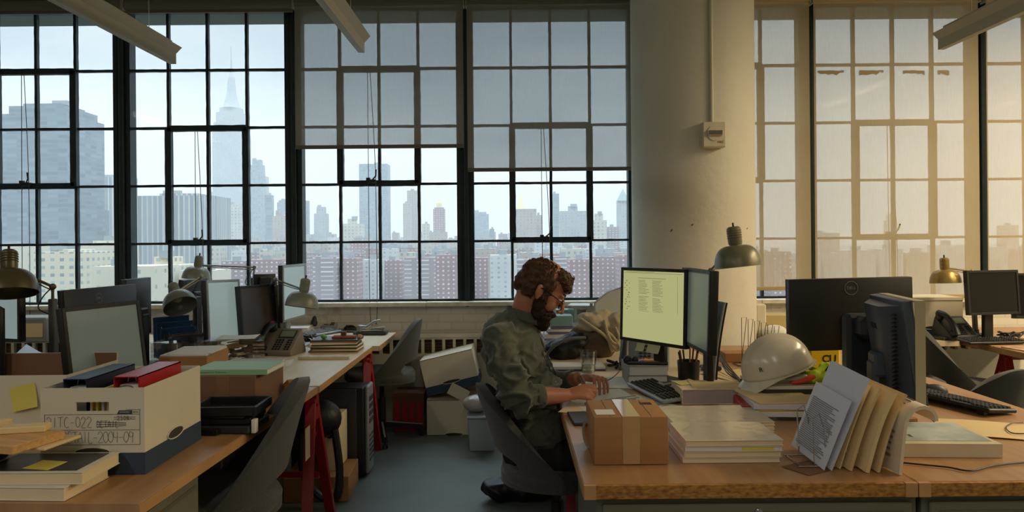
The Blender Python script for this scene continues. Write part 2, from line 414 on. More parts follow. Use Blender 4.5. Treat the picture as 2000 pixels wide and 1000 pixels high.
for bay, x0, x1, yb, lab in SH:
    cx = (P(x0, 100, YS).x + P(x1, 100, YS).x) / 2; w = P(x1, 100, YS).x - P(x0, 100, YS).x
    warm = bay >= 5
    r = thing('roller_shade', lab, 'window shade', (cx, YS, zc0))
    zt = .03
    if yb is None:
        MB().cyl((-w / 2, 0, .015), (w / 2, 0, .015), .045, seg=20).build('shade_roll', railm, r)
        MB().box((0, .0, -.035), (w, .022, .03), bev=.004).build('hem_bar', railm, r)
    else:
        zb = P((x0 + x1) / 2, yb, YS).z - zc0
        MB().cyl((-w / 2, 0, zt), (w / 2, 0, zt), .045, seg=20).build('shade_roll', railw if warm else railm, r)
        nb = 24
        MB().grid(lambda u, v: ((u - .5) * w, -.02 + .004 * math.sin(u * 9 + bay) * (1 - v), zt + (zb - zt) * v), nb, 10).build('shade_fabric', shw if warm else shm, r)
        MB().box((0, -.02, zb + .012), (w, .016, .03), bev=.004).build('hem_bar', railw if warm else railm, r)
        if bay == 6:     # torn residue strips seen through the cloth, stuck on the inside
            rr = random.Random(3)
            for px0, px1 in ((1594, 1645), (1675, 1722), (1760, 1802), (1828, 1850)):
                tm = MB(); a = P(px0, 140, YS); b = P(px1, 141, YS); n = 7
                pts = []
                for i in range(n + 1): pts.append((a.x - cx + (b.x - a.x) * i / n, a.z - zc0 + rr.random() * .006))
                for i in range(n, -1, -1): pts.append((a.x - cx + (b.x - a.x) * i / n, a.z - zc0 - .008 - rr.random() * .03))
                tm.prism(pts, .001, T(0, -.0265, 0) @ rotm(90, 0, 0))
                tm.build('tape_residue', mat('tape_beige', (160, 142, 110), .8), r)
    for sx in (-1, 1):
        MB().box((sx * (w / 2 + .006), .0, .03), (.012, .08, .11), bev=.003).build('shade_bracket', mat('bracket_metal', (150, 146, 128), .5), r)
    if bay in (1, 2, 3, 4, 6):
        pass
# head beam along the top of the windows
structure(MB().box(((XL + XR) / 2, 6.0, ZT + .09), (XR - XL, .16, .12)).build('trim_2', mat('head_beam_paint', (58, 68, 66), .7)))

# ------------------------------------------------------------------ radiator cover under the sill
rc = thing('radiator_cover', 'long cream painted radiator cover with grille openings under the windows', 'radiator cover', (0, 5.86, 0))
rcm = mat('radiator_paint', (204, 198, 180), .6, var=.1, vscale=4)
zt = .715; g0, g1 = .555, .675; L0, L1 = XL + .02, XR - .02
b = MB(); cxm = (L0 + L1) / 2; W2 = L1 - L0
b.box((cxm, 0, (g0 - .02) / 2 + .05), (W2, .10, g0 - .12), bev=.003)
b.box((cxm, 0, (g1 + zt) / 2), (W2, .10, zt - g1), bev=.003)
b.box((cxm, .006, .06), (W2, .088, .12))
b.build('panel', rcm, rc)
gm = MB(); x = L0 + .08
b = MB(); b.box((cxm, .035, (g0 + g1) / 2), (W2, .012, g1 - g0)); 
for j in range(5): b.box((cxm, .012, g0 + .012 + j * .024), (W2, .03, .004), rot=rotm(30, 0, 0))
b.build('fins', mat('radiator_fins', (140, 122, 90), .6, .2), rc)
b = MB(); x = L0
b.box((cxm, -.02, g0 - .012), (W2, .06, .024)); b.box((cxm, -.02, g1), (W2, .06, .012))
while x < L1:
    b.box((x, -.03, (g0 + g1) / 2), (.022, .035, g1 - g0)); x += .0835
b.build('grille', rcm, rc)
# ------------------------------------------------------------------ city outside
GZ = -42.0
gm_ = MB(); gm_.box((0, 2500, GZ - 1), (9000, 4950, 2)); structure(gm_.build('ground_city', mat('city_ground', (84, 88, 84), .9, var=.3, vscale=.02)))
def facade(name, wallc, winc, wu, wz, fu=(.25, .75), fz=(.25, .75), band=None, blot=.25):
    wallc = tuple(c * .80 for c in wallc); winc = tuple(c * .80 for c in winc)
    m = bpy.data.materials.new(name); m.use_nodes = True; n = m.node_tree; b = n.nodes['Principled BSDF']; b.inputs['Roughness'].default_value = .8
    g = n.nodes.new('ShaderNodeTexCoord'); s = n.nodes.new('ShaderNodeSeparateXYZ'); n.links.new(g.outputs['Object'], s.inputs[0])
    nn = n.nodes.new('ShaderNodeSeparateXYZ'); n.links.new(g.outputs['Normal'], nn.inputs[0])
    u = math_node(n, 'ADD', s.outputs['X'], s.outputs['Y'])
    cu = math_node(n, 'DIVIDE', u, wu); cz = math_node(n, 'DIVIDE', s.outputs['Z'], wz)
    fuu = math_node(n, 'FRACT', cu); fzz = math_node(n, 'FRACT', cz)
    def inr(v, a, bb): return math_node(n, 'MULTIPLY', math_node(n, 'GREATER_THAN', v, a), math_node(n, 'LESS_THAN', v, bb))
    mk = math_node(n, 'MULTIPLY', inr(fuu, *fu), inr(fzz, *fz))
    roof = math_node(n, 'LESS_THAN', math_node(n, 'ABSOLUTE', nn.outputs['Z']), .5); mk = math_node(n, 'MULTIPLY', mk, roof)
    cv = n.nodes.new('ShaderNodeCombineXYZ'); n.links.new(math_node(n, 'FLOOR', cu), cv.inputs[0]); n.links.new(math_node(n, 'FLOOR', cz), cv.inputs[1])
    wn = n.nodes.new('ShaderNodeTexWhiteNoise'); n.links.new(cv.outputs[0], wn.inputs['Vector'])
    wc = n.nodes.new('ShaderNodeMixRGB'); wc.inputs[1].default_value = lin(winc); wc.inputs[2].default_value = lin(tuple(min(255, int(c * 1.2 + 14)) for c in winc)); n.links.new(wn.outputs['Value'], wc.inputs[0])
    z = n.nodes.new('ShaderNodeTexNoise'); z.inputs['Scale'].default_value = .05; n.links.new(g.outputs['Object'], z.inputs['Vector'])
    wl = n.nodes.new('ShaderNodeMixRGB'); wl.inputs[1].default_value = lin(tuple(int(c * (1 - blot * .5)) for c in wallc)); wl.inputs[2].default_value = lin(tuple(min(255, int(c * (1 + blot * .5))) for c in wallc)); n.links.new(z.outputs['Fac'], wl.inputs[0])
    x = n.nodes.new('ShaderNodeMixRGB'); n.links.new(mk, x.inputs[0]); n.links.new(wl.outputs[0], x.inputs[1]); n.links.new(wc.outputs[0], x.inputs[2])
    n.links.new(x.outputs[0], b.inputs['Base Color']); return m
FM = dict(
    glass=facade('blue_glass_facade', (112, 128, 138), (92, 106, 116), 9, 4, (.0, .97), (.3, 1)),
    glass2=facade('grey_glass_facade', (134, 146, 154), (106, 120, 130), 4.5, 3.6, (.15, .85), (.35, 1)),
    strip=facade('ribbed_office_facade', (190, 190, 182), (112, 122, 128), 5.0, 300, (.3, 1), (0, 1)),
    stone=facade('limestone_facade', (160, 164, 164), (120, 130, 138), 4.2, 4, (.3, .7), (.25, .8)),
    stone2=facade('pale_stone_facade', (196, 188, 170), (130, 132, 130), 5, 4.5, (.3, .7), (.25, .75)),
    cream=facade('cream_factory_facade', (224, 214, 184), (130, 142, 140), 5.2, 4.2, (.18, .62), (.28, .7), blot=.1),
    cream2=facade('cream_plain_facade', (218, 210, 188), (140, 146, 140), 9, 7, (.3, .5), (.35, .6), blot=.1),
    brick=facade('red_brick_facade', (158, 122, 118), (178, 178, 186), 3.4, 2.9, (.3, .66), (.35, .7)),
    brick2=facade('brown_brick_facade', (150, 126, 122), (176, 178, 186), 4.0, 2.9, (.2, .65), (.35, .66)),
    balc=facade('balcony_slab_facade', (158, 142, 140), (176, 176, 182), 12, 3.0, (.15, .85), (.1, .4)),
    white=facade('white_brick_facade', (206, 206, 206), (140, 146, 156), 4.4, 3.1, (.3, .65), (.3, .7)),
    tan=facade('tan_brick_facade', (176, 160, 146), (120, 122, 126), 4.4, 3.6, (.3, .65), (.3, .7)),
    dark=facade('dark_glass_facade', (92, 102, 110), (74, 86, 94), 3.2, 3.6, (.1, .9), (.3, 1)),
)
gold = mat('gilded_roof', (196, 184, 140), .5); slate = mat('roof_slate', (120, 128, 130), .8); copper = mat('pale_green_roof', (112, 128, 122), .7)
FOOT = []
def bld(px0, px1, ytop, D, style, label, depth=None, tiers=(), group=None, extra=None, rz=0, zbase=GZ, cat='building', name='building'):
    """tiers: (fraction of width, ytop) stacked above; all real solids at distance D"""
    for tr_ in range(14):
        a = P(px0, ytop, D); b = P(px1, ytop, D); w = b.x - a.x; dp = depth or max(12, w * .7); cx = (a.x + b.x) / 2
        if not any(a.x < q[1] and b.x > q[0] and D < q[3] and D + dp > q[2] for q in FOOT): break
        D += 14
    else:
        if group: return None
    FOOT.append((a.x - 1, b.x + 1, D - 1, D + dp + 1))
    root = thing(name, label, cat, (cx, D + dp / 2, zbase), rz, group)
    mb = MB(); z1 = (a.z + b.z) / 2 - zbase
    mb.box((0, 0, z1 / 2), (w, dp, z1)); zc = z1
    for fr, yt in tiers:
        z2 = P((px0 + px1) / 2, yt, D).z - zbase
        mb.box((0, 0, (zc + z2) / 2), (w * fr, dp * fr, z2 - zc)); zc = z2
    mb.build('tower', FM[style], root, smooth=0)
    if extra: extra(root, w, dp, zc, lambda y: P((px0 + px1) / 2, y, D).z - zbase)
    else:
        r_ = random.Random(int(px0)); k = MB()
        k.box(((r_.random() - .5) * w * .5, -dp * .2, zc + 1.2), (w * .22 + 1, 4, 2.4 + r_.random() * 2))
        k.build('rooftop_bulkhead', slate, root, smooth=0)
    return root
def roofbox(root, w, dp, z, yz): MB().box((w * .05, 0, z + (yz(0) - yz(8)) / 2), (w * .5, dp * .5, yz(0) - yz(8))).build('rooftop_bulkhead', slate, root, smooth=0)
# ---- left: tall blue slab tower, dark slab, etc.
bld(2, 129, 222, 640, 'glass', 'tall blue glass slab tower at the left edge of the skyline', depth=60, tiers=((.86, 205), (.6, 197)))
bld(131, 152, 398, 700, 'stone', 'slim grey stone block right of the blue slab tower', tiers=((.6, 388),))
bld(152, 182, 440, 660, 'stone2', 'beige stepped block between the blue slab tower and the dark box')
bld(162, 199, 410, 800, 'dark', 'dark blue box building behind low pale roofs at left')
bld(198, 250, 345, 900, 'strip', 'pale ribbed tower just left of the first thick mullion', extra=lambda r, w, d, z, yz: MB().box((0, 0, z + 1), (w * .96, d * .9, 3)).build('parapet', slate, r, smooth=0))
bld(262, 412, 382, 700, 'strip', 'wide grey office block with pale vertical ribs', depth=50, tiers=((.5, 376),))
# art deco skyscraper
def deco(root, w, dp, z, yz):
    m = MB(); W0 = w
    def tier(f, y0, y1, g=None): m.box((0, 0, (yz(y0) + yz(y1)) / 2), (W0 * f, dp * (g or f), yz(y1) - yz(y0)))
    tier(.92, 250, 238); tier(.80, 238, 218); tier(.62, 218, 208)
    m.build('setback_crown', FM['stone'], root, smooth=0)
    m = MB(); prof = []
    for f, y in ((.62, 208), (.5, 202), (.38, 190), (.30, 178), (.25, 160), (.22, 150), (.20, 146), (.12, 143), (.10, 138), (.03, 134)): prof.append((W0 * f * .5, yz(y)))
    m.lathe(prof, 16); m.build('mooring_mast', FM['stone'], root)
    m = MB(); m.cyl((0, 0, yz(140)), (0, 0, yz(112)), W0 * .035, W0 * .025, 8).cyl((0, 0, yz(112)), (0, 0, yz(84)), W0 * .016, W0 * .006, 6); m.build('antenna', slate, root)
r_ = bld(414, 475, 258, 1500, 'stone', 'tallest skyscraper with setback crown, tapering mast and antenna', depth=45, tiers=((.94, 250),), extra=deco)
MB().box((0, -2, 90), (66, 60, 180 - 60)).build('lower_wing', FM['stone'], r_, smooth=0)
bld(436, 468, 406, 1100, 'stone2', 'low stone block standing in front of the tallest skyscraper', tiers=((.6, 398),))
bld(488, 512, 322, 1250, 'glass2', 'grey glass tower right of the tallest skyscraper', tiers=((.7, 312),))
bld(508, 521, 345, 1350, 'stone', 'thin pale tower behind the grey glass tower')
bld(517, 530, 381, 1150, 'glass', 'narrow blue tower with a flat top left of the second thick mullion')
bld(541, 566, 395, 1300, 'glass2', 'glass block with a crane-like top behind a brown stone block', tiers=((.8, 391),))
bld(532, 558, 422, 1000, 'tan', 'brown stone block with stepped top beside the second thick mullion', tiers=((.6, 415),))
bld(590, 601, 392, 1300, 'dark', 'dark narrow tower just right of the second thick mullion')
bld(613, 638, 417, 1200, 'stone', 'pale tower with set-back top alone above the low roofs', tiers=((.65, 404),))
bld(664, 706, 437, 1000, 'stone2', 'beige block with a roof tank left of the wide blue slab', tiers=((.4, 427),))
bld(701, 756, 320, 1150, 'glass2', 'wide blue slab skyscraper with a ribbed top in the third window', depth=30)
bld(787, 802, 397, 1150, 'tan', 'lower half of a twin brown slab')
bld(795, 817, 372, 1200, 'tan', 'taller brown slab of the stepped pair right of the wide blue slab')
bld(824, 838, 437, 1100, 'stone2', 'short pale tower left of the red tower with the lantern')
def lantern(root, w, dp, z, yz):
    MB().box((0, 0, (z + yz(397)) / 2), (w * .45, w * .45, yz(397) - z)).lathe([(w * .22, yz(397)), (w * .15, yz(390)), (w * .1, yz(385)), (0, yz(380))], 10).build('lantern', gold, root)
bld(846, 868, 408, 1000, 'brick', 'slim red brick tower topped by a gilded lantern', extra=lantern, tiers=((.8, 405),))
bld(838, 872, 453, 960, 'tan', 'broad brick base in front of the lantern tower')
bld(922, 954, 418, 1250, 'glass2', 'pale glass block at the left of the fourth window', tiers=((.7, 414),))
bld(956, 965, 447, 1000, 'glass', 'tiny blue block beside the pale glass block')
def pyramid(root, w, dp, z, yz):
    mb = MB(); a = w * .21; zb, zt = z, yz(374)
    mb._add([(-a - 6, -a, zb), (a - 6, -a, zb), (a - 6, a, zb), (-a - 6, a, zb), (-6, 0, zt)], [(0, 1, 4), (1, 2, 4), (2, 3, 4), (3, 0, 4), (3, 2, 1, 0)]); mb.build('pyramid_roof', gold, root, smooth=0)
bld(1005, 1048, 408, 900, 'tan', 'stone building with a golden pyramid roof', extra=pyramid)
bld(1046, 1058, 420, 930, 'tan', 'shoulder block right of the golden pyramid building')
bld(1075, 1092, 378, 1200, 'glass', 'narrow blue glass tower right of the golden pyramid')
bld(1094, 1146, 412, 1000, 'stone', 'wide pale block with a boxy top in the fourth window', tiers=((.35, 402),))
bld(1156, 1185, 430, 900, 'stone2', 'beige stepped block left of the clock tower', tiers=((.55, 417),))
def clock(root, w, dp, z, yz):
    mb = MB(); a = w * .5; zb = z
    mb._add([(-a, -a, zb), (a, -a, zb), (a, a, zb), (-a, a, zb), (0, 0, yz(368))], [(0, 1, 4), (1, 2, 4), (2, 3, 4), (3, 0, 4), (3, 2, 1, 0)]).__class__
    mb.build('spire', copper, root, smooth=0)
bld(1206, 1229, 392, 1050, 'stone', 'clock tower with a pointed spire left of the round column', extra=clock)
bld(1186, 1210, 443, 900, 'brick2', 'brick block left of the clock tower foot')
# towers behind the warm-coloured shades on the right
bld(1735, 1752, 430, 900, 'stone2', 'squat silhouette behind the warm-coloured shade right of the column', tiers=((.6, 418),))
bld(1590, 1640, 455, 900, 'tan', 'low silhouette at the left of the wide warm-coloured shade')
bld(1960, 1990, 440, 900, 'tan', 'silhouette behind the shade at the right edge')
# ---- near left: cream factory buildings
bld(-30, 46, 480, 430, 'cream2', 'cream corner block at the left edge with square roof', depth=25)
bld(66, 165, 492, 400, 'cream', 'cream factory with rows of square windows behind the left lamp', depth=30, tiers=((.5, 487),))
bld(158, 236, 478, 520, 'cream2', 'pale stepped factory building left of the first thick mullion', depth=25, tiers=((.6, 470),))
bld(180, 300, 520, 330, 'cream2', 'long pale warehouse with a light bulb lit, behind the black monitor', depth=25)
bld(264, 350, 518, 340, 'cream', 'cream warehouse with penthouse right of the first thick mullion', depth=25, tiers=((.45, 502),))
bld(350, 420, 528, 350, 'cream2', 'low cream warehouse behind the two grey lamps', depth=20)
# ---- red brick housing slabs, middle distance (nobody in the photo tells these apart)
rr = random.Random(12)
px = 432
grp = 'brick housing slabs below the skyline'
while px < 1245:
    w = rr.uniform(34, 62); yt = rr.uniform(497, 508) if px > 560 else rr.uniform(500, 515)
    D = rr.uniform(470, 520)
    bld(px, px + w, yt, D, rr.choice(('brick', 'brick2', 'balc', 'brick', 'balc', 'white')), 'brick housing slab with many small windows, one of the row below the skyline', depth=16, group=grp)
    px += w + rr.uniform(-2, 10)
px = 1240
while px < 2080:
    w = rr.uniform(34, 62); bld(px, px + w, rr.uniform(478, 495), rr.uniform(470, 520), rr.choice(('brick', 'tan', 'white')), 'low block seen dimly through the warm-coloured shades', depth=16, group='blocks behind the beige shades'); px += w + 6
# low rooftops filling the distance under the skyline
for D, y0, y1, step in ((1250, 452, 468, 20), (950, 462, 474, 24), (720, 470, 486, 28), (600, 484, 498, 30)):
    px = -20 + rr.uniform(0, 10)
    while px < 1250:
        w = rr.uniform(step * .6, step * 1.4)
        if not (D == 600 and px < 430):
            bld(px, px + w, rr.uniform(y0, y1), D + rr.uniform(-30, 30), rr.choice(('stone', 'stone2', 'tan', 'white', 'brick2', 'brick')), 'small hazy block among the low roofs along the horizon', depth=18, group='low roofs along the horizon')
        px += w + rr.uniform(0, 6)
# haze over the city
hz = MB(); hz.box((0, 1000, 130), (4200, 1880, 360))
hm = bpy.data.materials.new('city_haze'); hm.use_nodes = True; n = hm.node_tree; n.nodes.clear()
o_ = n.nodes.new('ShaderNodeOutputMaterial'); vs_ = n.nodes.new('ShaderNodeVolumeScatter'); vs_.inputs['Color'].default_value = (.88, .93, .97, 1); vs_.inputs['Density'].default_value = .00030
n.links.new(vs_.outputs[0], o_.inputs['Volume'])
hzo = hz.build('city_haze', hm, smooth=0); hzo['kind'] = 'stuff'; tag(hzo, 'thin white haze hanging over the whole city outside', 'haze')
# ------------------------------------------------------------------ furniture
HD = .74
woodm = mat('maple_laminate', (178, 136, 92), .36, spec=.8, rgb2=(162, 118, 76), vscale=3, stretch=(9, 1, 1), bump=.02)
woodp = mat('sheen_pale_laminate', (222, 204, 172), .36, spec=.8, rgb2=(210, 190, 156), vscale=3, stretch=(9, 1, 1))  # window sheen on the far tabletops put into a paler base colour
edgem = mat('plywood_edge', (186, 142, 92), .5, var=.15, vscale=6)
osb = mat('chipboard_edge', (196, 140, 66), .55, rgb2=(120, 74, 26), vscale=55, stretch=(1, 1, 2.4))
redm = mat('red_enamel', (150, 24, 24), .35, var=.12, vscale=10)
blackp = mat('black_plastic', (22, 23, 25), .45)
blackg = mat('dark_grey_plastic', (52, 56, 60), .45)
greyp = mat('grey_plastic', (120, 124, 126), .45)
silver = mat('silver_plastic', (150, 156, 160), .35, .3)
chrome = mat('chrome', (200, 200, 200), .15, 1.)
beigep = mat('beige_plastic', (178, 168, 140), .5)
paper = mat('white_paper', (222, 220, 214), .8)
paperw = mat('cream_paper', (226, 206, 168), .8)
manila = mat('manila_card', (226, 200, 150), .75)
cardm = mat('brown_cardboard', (168, 122, 76), .8, var=.06, vscale=3, bump=.08, bscale=90, stretch=(1, 1, 12))
cardd = mat('dark_kraft_cardboard', (126, 92, 66), .8, var=.08, vscale=3)
whitebx = mat('white_card', (216, 208, 186), .8, var=.04, vscale=3)
bluebx = mat('blue_card', (48, 66, 86), .7)
olivem = mat('olive_grey_steel', (112, 110, 92), .45, spec=.5, var=.05, vscale=3)
fabric = mat('charcoal_upholstery', (64, 64, 60), .95, sheen=.3, var=.18, vscale=180, bump=.4, bscale=400)
sticky = mat('yellow_sticky_note', (222, 208, 96), .7)
cleargl = glass_mat('clear_acrylic', (.96, .97, .97), .09)
ink = mat('black_ink', (30, 30, 34), .7)
yellowp = mat('yellow_plastic', (226, 196, 20), .4)

def table(label, x0, x1, y0, y1, m=woodm, front_osb=False, th=.04, group=None, side=None):
    cx, cy = (x0 + x1) / 2, (y0 + y1) / 2; t = thing('work_table', label, 'table', (cx, cy, 0), 0, group)
    w, d = x1 - x0 - .003, y1 - y0 - .003
    MB().box((0, 0, HD - th / 2 - .001), (w, d, th), bev=.0015).build('table_top', m, t, smooth=0)
    b = MB()
    if front_osb:
        b.box((0, -d / 2 - .006, HD - th / 2 - .002), (w, .012, th - .002)); b.build('front_edge_band', osb, t, smooth=0)
        for s in (-1, 1): MB().box((s * (w / 2 - .016), -d / 2 - .0075, HD - th / 2 - .0015), (.034, .0150, th)).build('edge_block', edgem, t, smooth=0)
    for s in (-1, 1): MB().box((s * (w / 2 + .0005), 0, HD - th / 2 - .002), (.004, d, th - .004)).build('side_edge_band', edgem, t, smooth=0)
    return t
XA0, XA1 = -1.985, -1.01
LT = [(2.0, 3.6, woodm, 'orange-brown worktable at the left front corner, carrying the white file box'),
      (3.6, 4.98, woodp, 'worktable coloured pale with window sheen in the left row beyond the first seam, under the grey lamps'),
      (4.98, 5.72, woodp, 'short worktable coloured pale with window sheen at the far end of the left row by the radiator')]
for i, (a, b, m, lab) in enumerate(LT):
    sh = (.022, .055, .10)[i]
    tt_ = table(lab, XA0 + sh, XA1 + sh, a, b, m, th=.036); tt_.rotation_euler = (0, 0, math.radians((-2.0, 0, 0)[i]))
table('orange-brown worktable in the outer left row, its edge at the lower left corner', -3.0, -2.01, 2.01, 3.6, woodm, th=.036)
table('outer left worktable under the leftmost lamp and loose papers', -2.97, -1.99, 3.6, 4.98, woodp, th=.036)
table('outer left worktable near the window at the far left', -2.97, -1.99, 4.98, 5.72, woodp, th=.036)
table('front right worktable carrying the cardboard box and the book stack', .20, 1.157, 2.11, 3.5, woodm, True)
table('worktable of the man, beyond the first seam, under the twin screens', .20, 1.157, 3.5, 4.86, woodp)
table('front right corner worktable carrying the white binder', 1.16, 2.09, 2.11, 3.5, woodm, True)
table('right worktable beyond the seam, under the big black monitor', 1.16, 2.09, 3.5, 4.86, woodm)
table('narrow side table under the window left of the column', .12, .80, 4.88, 5.72, woodp)
table('far right worktable in front, under the magazines', 3.10, 4.05, 3.3, 4.74, woodm)
table('far right worktable by the window, carrying the brass lamp and file box', 3.10, 4.05, 4.74, 5.74, woodm)

def trestle(label, x0, x1, y, h=.70, sp=.24, group=None):
    """A-frame sawhorse running along x"""
    cx = (x0 + x1) / 2; L = (x1 - x0) / 2; t = thing('trestle', label, 'trestle', (cx, y, 0), 0, group)
    MB().box((0, 0, h - .03), (2 * L, .045, .058), bev=.003).build('top_beam', redm, t)
    for sx in (-1, 1):
        for sy in (-1, 1):
            p1 = Vector((sx * (L - .03), sy * .012, h - .03)); p0 = Vector((sx * (L + .0), sy * sp, .0))
            d = (p1 - p0); q = d.to_track_quat('Z', 'Y').to_matrix().to_4x4()
            lg = MB(); lg.box(tuple((p0 + p1) / 2 + Vector((0, 0, .002))), (.052, .024, d.length), rot=q, bev=.003); lg.build('leg', redm, t)
        MB().box((sx * (L - .03), 0, h - .09), (.058, .062, .10), bev=.006).box((sx * (L - .03), 0, h - .22), (.02, .10, .02)).cyl((sx * (L), -.02, h - .06), (sx * (L + .008), -.02, h - .06), .008, seg=10).build('bracket', redm, t)
    MB().box((0, .10, .26 + .0), (2 * L - .05, .012, .03)).build('stretcher', redm, t)
    return t
trestle('red trestle under the first seam of the left tables, beside the tall chair', -1.88, -.972, 3.64, .703)
trestle('red trestle further back between the black computer tower and the second chair', -1.80, -.945, 4.90, .703, .19)
trestle('red trestle under the table of the man, its foot behind the black bag', .30, .98, 4.10, .695)
trestle('red trestle under the far right table beside the magazines', 3.2, 3.95, 4.80, .6995)
trestle('red trestle under the front end of the far right table, hidden by the right edge', 3.2, 3.95, 3.6, .6995)

trestle('red trestle under the narrow side table by the window', .16, .76, 5.34, .6995)
trestle('red trestle under the window shelf table right of the column', 1.86, 2.98, 5.36, .6995)
trestle('red trestle under the table with the big black monitor', 1.24, 2.0, 4.2, .6995)
trestle('red trestle at the front of the outer left table', -2.9, -2.08, 2.6, .7035)
trestle('red trestle at the first seam of the outer left tables', -2.9, -2.05, 3.75, .7035)
trestle('red trestle at the far end of the outer left tables', -2.9, -2.05, 5.1, .7035)
def cabinet(label, x0, x1, y0, y1, h, face='-Y', lock=True):
    cx, cy = (x0 + x1) / 2, (y0 + y1) / 2; rz = {'-Y': 0, '+X': 90}[face]
    w, d = ((x1 - x0), (y1 - y0)) if face == '-Y' else ((y1 - y0), (x1 - x0))
    t = thing('filing_cabinet', label, 'filing cabinet', (cx, cy, 0), rz)
    MB().box((0, 0, h / 2), (w, d, h), bev=.003).build('body', olivem, t)
    n = 2; hh = (h - .05) / n
    for i in range(n):
        z = h - .018 - hh * (i + .5)
        dr = MB(); dr.box((0, -d / 2 - .008, z), (w - .035, .016, hh - .012), bev=.004); dr = dr.build('drawer', olivem, t)
        MB().box((0, -d / 2 - .018, z + hh / 2 - .035), (w - .09, .006, .012), bev=.002).build('handle_rail', mat('dark_olive_steel', (96, 95, 80), .5), dr)  # rail in a darker olive than the drawer front
    if lock:
        MB().cyl((0, -d / 2 - .016, h - .045), (0, -d / 2 - .024, h - .045), .011, seg=18).cyl((0, -d / 2 - .024, h - .045), (0, -d / 2 - .028, h - .045), .008, seg=18).build('lock', chrome, t)
    return t
cabinet('olive grey filing cabinet with a round lock under the cardboard box table', .24, 1.175, 2.14, 2.75, .697)
cabinet('olive grey filing cabinet under the right front corner table', 1.19, 2.07, 2.14, 2.75, .697)
cabinet('olive grey filing cabinet under the left front worktable, facing the aisle', -1.55, -1.06, 2.04, 2.44, .70, '+X', lock=False)

def swivel_chair(label, loc, rz, legs=4, a0=45, back_h=.40, group=None, seatz=.46, S_=1.0, recl=.11):
    """upholstered shell chair, faces local +X"""
    t = thing('swivel_chair', label, 'chair', loc, rz, group)
    # seat: thick round-cornered cushion
    b = MB(); n = 40; prof = [(.0, -.045), (.16, -.045), (.22, -.035), (.25, -.01), (.255, .02), (.235, .045), (.15, .056), (0, .058)]
    v = []
    for r, z in prof:
        for i in range(n):
            a = 2 * PI * i / n; ca, sa = math.cos(a), math.sin(a); k = (abs(ca) ** 2.6 + abs(sa) ** 2.6) ** (-1 / 2.6)
            v.append((r * k * ca * .98 + .01, r * k * sa * 1.0, z + seatz))
    f = [(j * n + i, j * n + (i + 1) % n, (j + 1) * n + (i + 1) % n, (j + 1) * n + i) for j in range(len(prof) - 1) for i in range(n)]
    b._add(v, f); b.build('seat', fabric, t, smooth=60)
    # back shell wrapping around the sides, with the open arch at the bottom
    nu, nv = 48, 22
    def fn(u, vv):
        a = (u - .5) * 2
        ph = math.radians(100) * a
        ztop = seatz - .01 + (back_h + .05) * (.05 + .95 * max(0., math.cos(ph) * .96 + .0) ** .8)
        z0 = seatz - .045 + .02 * abs(a)
        z = z0 + (ztop - z0) * vv
        hgt = max(0, z - seatz)
        R = .235 - .03 * hgt / back_h * abs(math.sin(ph))
        tt = min(1, hgt / back_h); x = -R + R * (1 - math.cos(ph)) * (1 - .45 * tt) - recl * tt ** 1.2 + .01
        y = R * math.sin(ph)
        return (x, y, z)
    b = MB(); b.grid(fn, nu, nv)
    kill = []
    b.bm.faces.ensure_lookup_table()
    for fc in b.bm.faces:
        c = fc.calc_center_median(); ph = math.atan2(c.y, -c.x + .01); zz = (c.z - seatz - .070) / .052
        if (ph / .72) ** 2 + zz ** 2 < 1: kill.append(fc)
    bmesh.ops.delete(b.bm, geom=kill, context='FACES')
    for _ in range(2):
        bv = [x for x in b.bm.verts if x.is_boundary]; bmesh.ops.smooth_vert(b.bm, verts=bv, factor=.5, use_axis_x=True, use_axis_y=True, use_axis_z=True)
    ob = b.build('backrest', fabric, t, smooth=60)
    md = ob.modifiers.new('thick', 'SOLIDIFY'); md.thickness = .042; md.offset = 0
    md = ob.modifiers.new('bev', 'BEVEL'); md.width = .014; md.segments = 3; md.limit_method = 'ANGLE'; md.angle_limit = math.radians(60)
    MB().cyl((0, 0, .10), (0, 0, .30), .028, seg=18).cyl((0, 0, .30), (0, 0, seatz - .06), .018, seg=18).lathe([(.02, seatz - .07), (.10, seatz - .06), (.11, seatz - .045), (0, seatz - .045)], 20).build('column', blackp, t)
    for i in range(legs):
        a = math.radians(a0 + i * 360 / legs); ca, sa = math.cos(a), math.sin(a); M = Matrix.Rotation(a, 4, 'Z')
        lg = MB()
        lg._add([(.0, -.022, .080), (.30, -.016, .055), (.30, .016, .055), (0, .022, .080), (0, -.022, .125), (.30, -.014, .082), (.30, .014, .082), (0, .02, .125)], [(0, 3, 2, 1), (4, 5, 6, 7), (0, 1, 5, 4), (1, 2, 6, 5), (2, 3, 7, 6), (3, 0, 4, 7)], M)
        lo = lg.build('leg', blackp, t, smooth=0)
        st = MB(); st._add([(.0, -.008, .1255), (.30, -.006, .0825), (.30, .006, .0825), (0, .008, .1255), (0, -.008, .129), (.30, -.006, .086), (.30, .006, .086), (0, .008, .129)], [(0, 3, 2, 1), (4, 5, 6, 7), (0, 1, 5, 4), (1, 2, 6, 5), (2, 3, 7, 6), (3, 0, 4, 7)], M)
        st.build('chrome_strip', mat('brushed_metal', (190, 190, 186), .45, .4), lo, smooth=0)
        cs = MB(); q = M @ Vector((.29, 0, .0285)); s_ = M.to_3x3() @ Vector((0, .012, 0))
        for k in (-1, 1): cs.cyl(q + s_ * k - s_ * .5, q + s_ * k + s_ * .5, .0285, seg=18)
        cs.cyl(q, q + Vector((0, 0, .045)), .008).build('caster', blackp, lo)
    return t
swivel_chair('grey upholstered swivel chair in front at left, its tall back beside the red trestle', (-1.145, 2.80, 0), 199, back_h=.43, seatz=.46)
swivel_chair('grey swivel chair at the far end of the left tables, chrome-topped star base', (-.97, 5.40, 0), 176, a0=18, back_h=.40, recl=.06)
